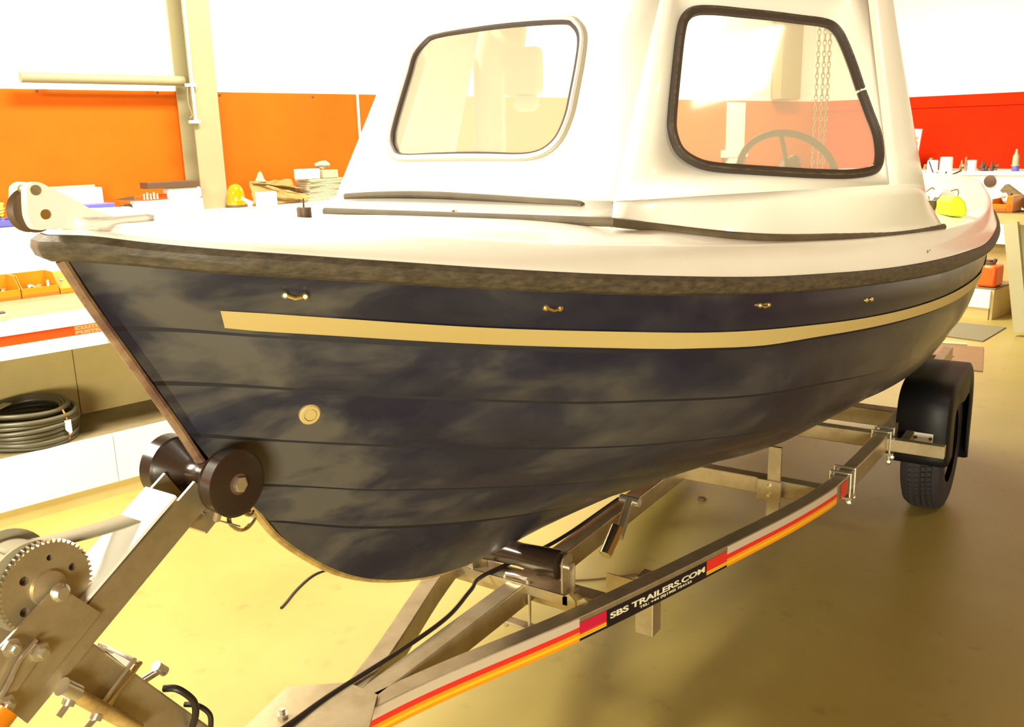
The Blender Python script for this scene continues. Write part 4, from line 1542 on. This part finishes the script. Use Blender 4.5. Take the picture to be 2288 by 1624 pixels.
# winch cheeks
ck = [z3(-60, 1080), z3(400, 600), z3(480, 620), z3(720, 790), z3(250, 1360), z3(-60, 1660)]
T('winch_cheek', MB().prism([v + Vector((0, -.006, 0)) for v in [z3(-60, 1080), z3(390, 605), z3(450, 590), z3(500, 650), z3(715, 790), z3(240, 1370), z3(70, 1520), z3(-60, 1660)]], (0, .004, 0)), smooth=False)
ck2 = [v + Vector((0, .085, 0)) for v in ck]
T('winch_cheek', MB().prism(ck2, (0, .004, 0)), smooth=False)
# gear wheel
gc = z3(345, 610, YW + .012)
rg = .5 * ((z3(690, 520, YW + .012) - z3(10, 680, YW + .012)).length)
teeth = 54
gp = []
for k in range(teeth):
    for f, r in ((0, rg * .925), (.25, rg * .94), (.42, rg), (.6, rg), (.78, rg * .94)):
        t = 2 * PI * (k + f) / teeth
        gp.append(gc + Vector((math.cos(t) * r, 0, math.sin(t) * r)))
holes = []
for a, rr_, hr in ((2.5, .55, .1), (.35, .62, .085), (-2.6, .62, .1), (1.35, .62, .065)):
    hc_ = gc + Vector((math.cos(a) * rg * rr_, 0, math.sin(a) * rg * rr_))
    holes.append([hc_ + Vector((math.cos(t) * rg * hr, 0, math.sin(t) * rg * hr)) for t in [2 * PI * k / 14 for k in range(14)]])
gw = T('winch_gear', MB().prism(gp, (0, .008, 0), holes=holes), smooth=False)
T('gear_hub', MB().lathe([(0, rg * .38), (.006, rg * .36), (.010, rg * .16)], gc, (0, -1, 0), 24), 'steel', gw)
T('gear_backing', MB().lathe([(0, rg * .8), (.003, rg * .8)], gc + Vector((0, .0085, 0)), (0, 1, 0), 32), 'dark', gw)
hubb = z3(430, 645, YW - .01)
T('gear_bolt', MB().lathe([(0, .0125), (.005, .0125), (.010, .008)], hubb, (0, -1, 0), 20), 'zinc')
T('winch_drum', MB().lathe([(.012, rg * .95), (.016, rg * .95), (.017, rg * .80), (.075, rg * .80), (.076, rg * .98), (.080, rg * .98)], gc + Vector((-.012, 0, .004)), (0, 1, 0), 40), 'webbing')
# strap from the drum to the bow roller, then on to the bow eye
RC = Vector((.850, YC, 1.004))                  # bow roller centre
r1_ = gc + Vector((-.012, .045, .004))
sa = r1_ + Vector((-.02, 0, rg * .79))
hk = ony((533, 1158), 1.12)
sbp = ony((395, 1118), 1.15)
rows = []
for k in range(13):
    t = k / 12
    p = Vector(sa).lerp(Vector((sbp.x, YC, sbp.z)), t) + UP * (-.01 * math.sin(PI * t))
    rows.append([p + Vector((0, -.024, 0)), p + Vector((0, .024, 0))])
T('winch_strap', MB().grid(rows), 'webbing', solid=.002)
rows = []
eye = ony((560, 1140), YC)
for k in range(9):
    t = k / 8
    p = Vector((sbp.x, YC, sbp.z)).lerp(Vector((eye.x - .035, YC, eye.z - .012)), t) + UP * (-.006 * math.sin(PI * t))
    w = .024 - .010 * t
    rows.append([p + Vector((0, -w, 0)), p + Vector((0, w, 0))])
T('winch_strap', MB().grid(rows), 'webbing', solid=.002)
hkk = [ony((520, 1128), YC - .01), ony((555, 1150), YC - .01), ony((568, 1135), YC), ony((572, 1150), YC), ony((555, 1176), YC), ony((534, 1184), YC), ony((516, 1172), YC), ony((512, 1156), YC), ony((522, 1148), YC)]
T('strap_hook', MB().tube(smooth_path(hkk, 5), .0038, 10), 'chrome')

# bow roller: a black rubber V bobbin
T('bow_roller', MB().lathe([(-.086, .045), (-.083, .052), (-.060, .050), (-.056, .045), (-.053, .049), (-.02, .024), (-.012, .021), (.012, .021), (.02, .024), (.053, .049), (.056, .045), (.060, .050), (.083, .052), (.086, .045)], RC, (0, 1, 0), 48), 'black', ang=25)
T('roller_spindle', MB().lathe([(0, .0125), (.007, .0125), (.008, .010)], RC + Vector((0, -.085, 0)), (0, -1, 0), 6), 'zinc', smooth=False)
T('roller_washer', MB().lathe([(0, .0165), (.002, .0165)], RC + Vector((0, -.085, 0)), (0, -1, 0), 24), 'dark')
# yoke carrying the roller
yk = MB()
base_y = RC - Vector((.02, 0, .058))
yk.box(base_y, (.05, .10, .005), (dirA, Vector((0, 1, 0)), nA))
for sg in (-1, 1):
    yk.tube([base_y + Vector((0, sg * .05, 0)), base_y + Vector((.0, sg * .056, .012)), RC + Vector((-.02, sg * .052, -.035))], .006, 8)
T('roller_yoke', yk)
T('roller_yoke', MB().beam(aL + dirA * (La - .03) + nA * .03 + Vector((0, .04, 0)), RC + Vector((0, 0, -.05)), .06, .012))
# clamp round the post: bright band, bolts, release lever
cA = (z3(980, 1190) + z3(760, 1470)) / 2
wS_ = dirS.cross(Vector((0, 1, 0)))
bpth = []
for a, b in ((-1, -1), (-1, 1), (1, 1), (1, -1)):
    bpth.append(cA + wS_ * (a * (hw + .005)) + Vector((0, .035 + b * .040, 0)))
T('post_clamp', MB().tube(bpth, .005, 8, closed=True), 'chrome')
T('post_clamp', MB().tube([p - dirS * .012 for p in bpth], .004, 8, closed=True), 'zinc')
T('clamp_shim', MB().prism([z3(810, 1095), z3(830, 1085), z3(975, 1165), z3(940, 1200)], (0, .06, 0)), 'white', smooth=False)
wb = z3(1160, 1210, YW + .03)
T('wing_bolt', MB().cyl(z3(1030, 1290, YW + .03), wb, .006).cyl(z3(1130, 1180, YW + .03), z3(1195, 1220, YW + .03), .008), 'zinc')
T('clamp_handle', MB().cyl(z3(550, 1390, YW - .01), z3(1000, 1640, YW - .01), .010), 'copper')
T('handle_collar', MB().cyl(z3(450, 1330, YW - .01), z3(555, 1380, YW - .01), .0125), 'zinc')
for a, b in (((500, 1445), (425, 1550)), ((700, 1550), (620, 1640))):
    T('handle_stud', MB().cyl(z3(a[0] + 10, a[1] - 30, YW - .01), z3(a[0] - 12, a[1] + 18, YW - .01), .009).cyl(z3(*a, YW - .01), z3(*b, YW - .01), .0045), 'zinc')
# ratchet lever on the near cheek
lv = smooth_path([z3(265, 990, YW - .016), z3(150, 1130, YW - .016), z3(70, 1290, YW - .016), z3(0, 1420, YW - .016)], 5)
T('ratchet_lever', MB().tube(lv, .003, 8), 'zinc')
T('ratchet_plate', MB().prism([z3(265, 990, YW - .012), z3(150, 1130, YW - .012), z3(0, 1420, YW - .012), z3(60, 1450, YW - .012), z3(160, 1310, YW - .012), z3(290, 1120, YW - .012)], (0, .003, 0)), 'steel', smooth=False)
for a, r_ in (((285, 1075), .013), ((75, 1045), .012), ((25, 1460), .014)):
    T('lever_bolt', MB().lathe([(0, r_), (.006, r_), (.007, r_ * .5), (.016, r_ * .45)], z3(*a, YW - .012), (0, -1, 0), 6), 'zinc', smooth=False)
T('arm_end_tip', MB().beam(z3(90, 1500, YW), z3(210, 1370, YW), .004, .006), 'white', smooth=False)
# orange handle at the very corner
T('winch_handle', MB().cyl(z3(60, 1500, YW - .02), z3(-140, 1740, YW - .02), .014, .016), 'tray')

# black lighting cable along the spine and the loop by the winch post
cz_ = ZF1 + .012
cp_ = [onz((600, 1650), .45), onz((660, 1608), .445), onz((745, 1548), .442), onz((900, 1450), .442), onz((1000, 1378), .442), onz((1052, 1318), .440), onz((1085, 1283), .44)]
cp_ += [Vector((1.95, YC + .02, .445)), Vector((2.3, YC + .01, .445))]
T('lighting_cable', MB().tube(smooth_path(cp_, 8), .0052, 8), 'cable')
lp_ = [z3(1190, 1345, 1.13), z3(1290, 1350, 1.11), z3(1400, 1430, 1.10), z3(1420, 1530, 1.10), z3(1390, 1640, 1.11)]
T('cable_loop', MB().tube(smooth_path(lp_, 8), .0055, 10), 'cable')
lp_ = [z3(1340, 1460, 1.14), z3(1440, 1470, 1.12), z3(1520, 1530, 1.11), z3(1530, 1620, 1.11), z3(1515, 1700, 1.12)]
T('cable_loop', MB().tube(smooth_path(lp_, 8), .0042, 10), 'cable')

# things lying on the floor
q = [onz(p, .004) for p in [(628, 1358), (640, 1345), (665, 1315), (700, 1285), (737, 1271), (820, 1252)]]
tag(MB().tube(smooth_path(q, 6), .0042, 8).build('cable_end', 'cable'), 'loose black cable end lying on the floor under the bow', 'cable')
q = [onz(p, .004) for p in [(1278, 1297), (1330, 1294), (1390, 1287), (1440, 1281), (1455, 1284)]]
tag(MB().tube(smooth_path(q, 5), .0035, 6).build('thin_rod', 'dark'), 'thin dark rod lying on the floor beyond the lettered beam', 'rod')
q = onz((1568, 1117), .0)
tag(MB().lathe([(0, .018), (.012, .016), (.014, .004)], q, UP, 9).build('floor_nut', 'dark'), 'small dark nut on the floor under the hull', 'nut')

# ================================================================== FAR SIDE
def rw(p, d): return onpl(p, Q + wd * d, wd)
RX = (-wn, wd, UP)
def rbox(mb, a, b, d0, d1, z0, z1, mi=0):
    """a, b: distance along -wn (towards the picture's right)"""
    c = Q + wd * ((d0 + d1) / 2) - wn * ((a + b) / 2) + UP * ((z0 + z1) / 2)
    return mb.box(c, (abs(b - a), abs(d1 - d0), z1 - z0), RX, mi)
def rt(p, d):
    q = rw(p, d) - Q
    return -q.dot(wn), q.z


DB = 8.05
a0 = rt((1700, 383), DB)[0]
zt = rt((2150, 383), DB)[1]
rb = thing('far_bench', 'white bench along the far red wall behind the stern', 'bench', Q + wd * DB)
rbox(MB(), -.7, 7.5, DB, RD - .03, zt - .03, zt).build('bench_top', 'white', rb, smooth=False)
rbox(MB(), -.7, 7.5, DB + .02, DB + .05, .45, zt - .03).build('bench_front', 'gel', rb, smooth=False)
rbox(MB(), -.7, 7.5, DB + .12, DB + .15, 0, .45).build('bench_back', 'ivory', rb, smooth=False)
q = rw((2211, 405), DB)
MB().lathe([(0, .052), (.012, .052), (.014, .046), (.014, .001)], q + wd * .018, -wd, 24).build('round_port', 'dark', rb)
q = rw((2055, 401), DB)
MB().lathe([(0, .035), (.006, .034)], q + wd * .018, -wd, 24).build('round_vent', 'column', rb)
# leaning white board with grey labels
t0, z0 = rt((1990, 375), DB + .25)
t1, z1 = rt((2060, 288), DB + .25)
wb_ = thing('leaning_board', 'white board with two grey labels leaning by the cabin on the far bench', 'board', Q + wd * (DB + .25) - wn * t1)
pp = [rt(p, DB + .25) for p in ((1990, 383), (2044, 380), (2060, 288), (1985, 288))]
MB().prism([Q + wd * (DB + .25) - wn * t + UP * z for t, z in pp], wd * .02).build('board', 'white', wb_, smooth=False)
for y0, y1, x0, x1 in ((305, 311, 2031, 2054), (315, 324, 2028, 2053)):
    pp = [rt(p, DB + .248) for p in ((x0, y1), (x1 - 2, y1), (x1, y0), (x0 + 2, y0))]
    MB().prism([Q + wd * (DB + .246) - wn * t + UP * z for t, z in pp], wd * .004).build('grey_label', 'column', wb_, smooth=False)


def far_cyl(name, m, px0, px1, ytop, ybase, d, label, cat, prof=None, zb=None):
    a = rt((px0, ybase), d)[0]
    b = rt((px1, ybase), d)[0]
    r = abs(b - a) / 2
    z1 = rt(((px0 + px1) / 2, ytop), d)[1]
    zb = zt if zb is None else zb
    h = z1 - zb
    c = Q + wd * (d + r) - wn * ((a + b) / 2) + UP * zb
    pr = [(z * h, q * r) for z, q in (prof or [(0, .95), (.05, 1), (.9, 1), (1, .9)])]
    return tag(MB().lathe(pr, c, UP, 20).build(name, m), label, cat)


far_cyl('fuel_filter', 'tub', 2067, 2090, 358, 383, DB + .12, 'short white cylinder standing leftmost on the far bench', 'filter')
far_cyl('fuel_filter', 'tub', 2094, 2122, 351, 380, DB + .10, 'larger white cylinder second from left on the far bench', 'filter')
far_cyl('fuel_filter', 'tub', 2154, 2177, 358, 383, DB + .10, 'white cylinder in the middle of the far bench beside alloy parts', 'filter')
far_cyl('glue_bottle', 'sheets', 2256, 2275, 333, 371, DB + .10, 'pale squeeze bottle with tapered nozzle standing in a blue cup', 'bottle', [(0, 1), (.05, 1), (.08, .8), (.6, .75), (.72, .4), (.98, .22), (1, .1)], zb=rt((2265, 371), DB + .10)[1])
far_cyl('blue_cup', 'blue', 2257, 2274, 370, 383, DB + .10, 'small blue cup on the far bench holding the squeeze bottle', 'cup')


def clump(name, m, px0, px1, y0, y1, d, label, cat, sd, zb=None, n=9):
    a, z0 = rt((px0, y1), d)
    b, _ = rt((px1, y1), d)
    z1 = rt(((px0 + px1) / 2, y0), d)[1]
    z0 = zt if zb is None else zb
    rnd = random.Random(sd)
    mb = MB()
    for k in range(n):
        u = rnd.uniform(.1, .9)
        hz = (z1 - z0) * rnd.uniform(.35, .95)
        c = Q + wd * (d + rnd.uniform(.02, .07)) - wn * (a + (b - a) * u) + UP * (z0 + hz / 2)
        r = abs(b - a) * rnd.uniform(.07, .16)
        if k % 2: mb.lathe([(-hz / 2, r), (hz / 2, r * rnd.uniform(.4, 1))], c, UP, 8)
        else:
            dr = Vector((rnd.uniform(-1, 1), rnd.uniform(-1, 1), rnd.uniform(-.4, .4))).normalized()
            mb.cyl(c - dr * r * 1.6, c + dr * r * 1.6, r * .5, n=8)
    return tag(mb.build(name, m, smooth=True), label, cat)


clump('pump_part', 'engine', 2058, 2100, 345, 383, DB + .2, 'alloy pump with pipe stubs behind the leftmost white cylinder', 'engine part', 1)
clump('pump_part', 'engine', 2136, 2156, 348, 383, DB + .06, 'tan and brown carburettor part left of the middle white cylinder', 'engine part', 2)
clump('black_pump', 'dark', 2182, 2223, 358, 383, DB + .08, 'black pump with a side spout on the far bench', 'engine part', 4, n=12)
# wires hanging over the bench front
wr = [[(2067, 383), (2068, 400), (2071, 425)], [(2076, 360), (2085, 385), (2098, 402), (2100, 395)], [(2115, 383), (2100, 410), (2085, 420), (2070, 412), (2078, 395), (2090, 386), (2100, 388), (2104, 400), (2096, 412)], [(2070, 396), (2090, 400), (2120, 392), (2148, 381)], [(2102, 407), (2108, 418), (2112, 425)]]
wl = ['straight dark wire hanging leftmost over the far bench front', 'dark wire curling down from the alloy pump on the far bench', 'long looped dark wire in front of the far bench', 'thin wire stretched sideways across the far bench front', 'short dark wire end below the looped wire on the far bench']
for w, l_ in zip(wr, wl):
    tag(MB().tube(smooth_path([rw(p, DB - .01) for p in w], 6), .0055, 6).build('hanging_wire', 'cable'), l_, 'wire', 'wires on the far bench')

# orange tray, timber, trestle table on the right edge
DT = 6.39
ztab = rt((2250, 476), DT)[1]
tr_ = thing('trestle_table', 'pale green trestle table at the right edge of the photo', 'table', Q + wd * DT)
aa, ab = rt((2205, 480), DT)[0], rt((2330, 480), DT)[0]
rbox(MB(), aa, ab + 1, DT, DT + .33, ztab - .02, ztab).build('table_top', 'wood', tr_, smooth=False)
rbox(MB(), aa + .02, ab + 1, DT - .012, DT + .01, rt((2240, 500), DT)[1], ztab - .005).build('front_rail', 'ivory', tr_, smooth=False)
ph = onz((2282, 752), 0)
pu = rt((2262, 497), DT)
top = Q + wd * (DT - .02) - wn * pu[0] + UP * pu[1]
MB().beam(top, ph + UP * .002 + Vector((0, 0, .03)), .095, .05, up=wd).build('leg', 'leg', tr_, smooth=False)
MB().beam(top + wd * .28, ph + wd * .30 + UP * .03, .095, .05, up=wd).build('leg', 'leg', tr_, smooth=False)
rbox(MB(), aa + .35, aa + .9, DT + .29, DT + .31, 0, ztab - .02).build('back_panel', 'ivory', tr_, smooth=False)
t_ = thing('orange_parts_tray', 'orange open tray of parts on the trestle table under a leaning timber', 'tray', Q + wd * (DT + .05) - wn * aa)
a1, a2 = rt((2214, 470), DT + .04)[0], rt((2262, 470), DT + .04)[0]
th = rt((2250, 438), DT + .04)[1] - ztab
tbx = MB()
rbox(tbx, a1, a2, DT + .04, DT + .24, ztab, ztab + .01)
rbox(tbx, a1, a2, DT + .04, DT + .046, ztab, ztab + th * .5)
rbox(tbx, a1, a2, DT + .234, DT + .24, ztab, ztab + th)
rbox(tbx, a1, a1 + .008, DT + .04, DT + .24, ztab, ztab + th * .8)
rbox(tbx, a2 - .045, a2, DT + .04, DT + .24, ztab, ztab + th)
tbx.build('tray_body', 'tray', t_, smooth=False, bevel=.003)
rbox(MB(), a1 + .03, a1 + (a2 - a1) * .7, DT + .036, DT + .041, ztab + .008, ztab + .03).build('tray_slot', 'traydk', t_, smooth=False)
rnd = random.Random(8)
for k in range(9):
    c = Q + wd * (DT + rnd.uniform(.08, .22)) - wn * rnd.uniform(a1 + .03, a2 - .07) + UP * (ztab + rnd.uniform(.05, .11))
    tag(MB().cyl(c, c + Vector((rnd.uniform(-.03, .03), rnd.uniform(-.03, .03), .03)), .018, .012, n=10).build('spare_part', rnd.choice(['tub', 'zinc', 'dark', 'traydk', 'engine'])), 'small part lying in the orange tray on the trestle table', 'part', 'parts in the far orange tray')
p0, p1 = rw((2244, 418), DT + .285), rw((2306, 465), DT + .285)
dv = (p1 - p0).normalized()
tag(MB().beam(p0, p0 + dv * (p1 - p0).length, .085, .06, up=(dv.cross(wd))).build('timber_baulk', 'wood', smooth=False, bevel=.004), 'dark squared timber leaning across the orange tray at the right edge', 'timber')

# pedestal with the fuel can
pc = onz((2207, 715), 0)
dP = (pc - Q).dot(wd)
tP = -(pc - Q).dot(wn)
zp = rt((2210, 649), dP)[1]
ped = thing('pedestal_box', 'cream pedestal cabinet on the floor carrying the red fuel can', 'cabinet', pc)
rbox(MB(), tP - .75, tP, dP, dP + .5, .09, zp).build('cabinet_body', 'gel', ped, smooth=False, bevel=.004)
rbox(MB(), tP - .76, tP - .005, dP + .01, dP + .5, 0, .09).build('cabinet_plinth', 'ivory', ped, smooth=False)
rbox(MB(), tP + .025, tP + .3, dP + .47, dP + .5, 0, zp + .3).build('side_panel', 'ivory', ped, smooth=False)
rbox(MB(), tP + .0, tP + .02, dP + .02, dP + .5, .0, zp).build('end_panel', 'ivory', ped, smooth=False)
rbox(MB(), tP - .76, tP + .02, dP + .03, dP + .5, zp, zp + .012).build('cabinet_top', 'wood', ped, smooth=False)
f0_, f1_ = rt((2178, 648), dP + .05)[0], rt((2222, 648), dP + .05)[0]
fz = rt((2200, 592), dP + .05)[1]
fc = thing('fuel_can', 'red plastic fuel can with black cap on the pedestal cabinet', 'fuel can', Q + wd * (dP + .1) - wn * ((f0_ + f1_) / 2) + UP * (zp + .012))
rbox(MB(), f0_, f1_, dP + .05, dP + .24, zp + .013, fz).build('can_body', 'fuel', fc, smooth=True, bevel=.025)
fm = (f0_ + f1_) / 2
cpz = Q + wd * (dP + .12) - wn * (fm - .01) + UP * (fz - .005)
MB().lathe([(0, .05), (.02, .05), (.025, .03), (.04, .03)], cpz, UP, 14).cyl(cpz + UP * .02 - wn * .04, cpz + UP * .05 - wn * .05, .014).cyl(cpz + UP * .02 + wn * .05, cpz + UP * .055 + wn * .05, .012).build('can_cap', 'dark', fc)

# mats and board on the floor by the stern
def flat(name, m, pts, th, label, cat, z=.0005):
    P3 = [onz(p, z) for p in pts]
    return tag(MB().prism(P3, (0, 0, th)).build(name, m, smooth=False), label, cat)


flat('brown_board', 'cardboard', [(2070, 768), (2198, 777), (2195, 831), (2058, 816)], .006, 'brown hardboard sheet lying on the floor behind the stern', 'board')
flat('floor_mat', 'matg', [(2080, 748), (2196, 764), (2248, 733), (2140, 722)], .008, 'grey mat in front of the pedestal cabinet', 'mat')
flat('thin_batten', 'dark', [(2090, 793), (2131, 795.5), (2131, 797), (2090, 795)], .004, 'thin dark batten lying on the brown board', 'batten', z=.008)
flat('pale_batten', 'sheets', [(2090, 765), (2160, 769), (2160, 772), (2090, 768)], .01, 'pale strip lying along the edge of the brown board', 'batten')

# things in and on the boat's stern deck
def deck_item(name, m, p, r, h, label, cat, sd=1, sq=1.):
    c = on_deck(p)
    b_ = _bm.new()
    _bm.ops.create_icosphere(b_, subdivisions=3, radius=1)
    rnd = random.Random(sd)
    zz = deck_pt(min(c.x, XT), c.y - YC).z
    mb = MB()
    mb.add([Vector((c.x + v.co.x * r * sq + .2 * r * math.sin(3 * v.co.z + sd), c.y + v.co.y * r, zz + h * .5 + max(v.co.z, -.95) * h * .5)) for v in b_.verts], [tuple(v.index for v in f.verts) for f in b_.faces])
    b_.free()
    return tag(mb.build(name, m), label, cat)


cdk = on_deck((2140, 487))
ly0 = on_deck((2138, 486))
dd = (ly0 - CAM).dot(Vector((math.sin(0), 0, 0)))
lsz = (ly0 - CAM).length / F_PX
lm = MB()
zz = deck_pt(ly0.x, ly0.y - YC).z
rgt = Vector((R_[0][0], R_[0][1], 0)).normalized()
dpt = UP.cross(rgt).normalized()
if dpt.dot(ly0 - CAM) < 0: dpt = -dpt
lw_px = [(-16, 4), (-17, 30), (-6, 42), (4, 40), (14, 30), (20, 12), (17, 2), (6, -1)]
lm.prism([ly0 + rgt * (x * lsz) + UP * (max(y, 0) * lsz) for x, y in lw_px], dpt * .09)
tag(lm.build('lime_sponge', 'lime', smooth=True, bevel=.008), 'lime yellow foam block on the side deck near the stern', 'sponge')


def deck_prism(name, m, base_px, pts, depth, label, cat, bev=.004, back=0.):
    b0 = on_deck(base_px) + dpt * back
    s_ = (b0 - CAM).length / F_PX
    return tag(MB().prism([b0 + rgt * ((x - base_px[0]) * s_) + UP * (max(base_px[1] - y, 0) * s_) for x, y in pts], dpt * depth).build(name, m, smooth=False, bevel=bev), label, cat)


deck_prism('white_block', 'tub', (2115, 470), [(2098, 470), (2103, 440), (2112, 428), (2134, 436), (2140, 452), (2130, 470)], .06, 'white block with curled wires behind the lime foam', 'block', back=.02)
tag(MB().prism([rw(p, DB - .005) for p in [(2058, 440), (2052, 418), (2060, 420), (2068, 417), (2078, 420), (2090, 421), (2084, 432), (2086, 441), (2077, 438), (2068, 442)]], wd * .024).build('blue_bag', 'blue', smooth=False, bevel=.006), 'crumpled blue bag hanging from wires on the far bench front beside the cabin', 'bag')
deck_prism('mooring_tools', 'dark', (2095, 475), [(2065, 456), (2070, 451), (2090, 452), (2095, 444), (2118, 455), (2105, 462), (2112, 468), (2098, 472), (2080, 470)], .03, 'heap of dark tools on the side deck left of the lime foam', 'tools')
deck_prism('white_jar', 'tub', (2108, 477), [(2094, 476), (2098, 464), (2112, 460), (2122, 462), (2122, 472), (2110, 477)], .03, 'small white jar lying in front of the dark tools', 'jar')
b0 = on_deck((2120, 455)) + dpt * .04
s_ = (b0 - CAM).length / F_PX
for k, w in enumerate([[(2084, 432), (2096, 425), (2103, 438), (2098, 450)], [(2132, 432), (2146, 430), (2147, 442), (2138, 448), (2134, 438)], [(2088, 440), (2092, 448), (2100, 455)]]):
    tag(MB().tube(smooth_path([b0 + rgt * ((x - 2120) * s_) + UP * ((455 - y) * s_) for x, y in w], 6), .0025, 6).build('curled_wire', 'steel'), ('thin curled wire left of the white block on the stern deck', 'thin looped wire right of the white block on the stern deck', 'short bent wire below the white block on the stern deck')[k], 'wire', 'curled wires on the stern deck')

# seen through the boat's panes: chains, column end, trunking on the far wall
for i, x in enumerate((1816, 1829, 1840)):
    p0, p1 = onx((x + 4, -60), 5.6), onx((x - 1, 372), 5.6)
    ch = MB()
    L = (p0 - p1).length
    n = int(L / .03)
    for k in range(n):
        c = Vector((p1.x, p1.y + (p0.y - p1.y) * 0, p1.z + .03 * k))
        a = Vector((0, 1, 0)) if k % 2 else Vector((1, 0, 0))
        ch.tube([c + a * (.009 * math.cos(t)) + UP * (.019 * math.sin(t)) for t in [2 * PI * j / 8 for j in range(8)]], .0035, 5, closed=True)
    tag(ch.build('hoist_chain', 'engine'), ('leftmost', 'middle', 'rightmost')[i] + ' of the three hoist chains hanging behind the cabin side window', 'chain', 'hoist chains')
OFF = .30
a_, z_a = lwp((1744, 140), .70)
b_2, _ = lwp((1788, 140), .70)
ct2 = MB()
lbox(ct2, a_, b_2, .68, .78, 1.81, 3.6)
tag(ct2.build('dark_column', 'darkcol', smooth=False), 'dark column end above the orange board seen through the side window', 'column')
a_, _ = lwp((1626, 300), .78)
b_2, _ = lwp((1660, 300), .78)
tk = MB()
lbox(tk, a_, b_2, .76, .80, 1.2, 1.775)
lbox(tk, a_ - .08, b_2 + .06, .755, .80, 1.26, 1.33)
tag(tk.build('white_trunking', 'white', smooth=False), 'white cable trunking on the orange board seen through the side window', 'trunking')
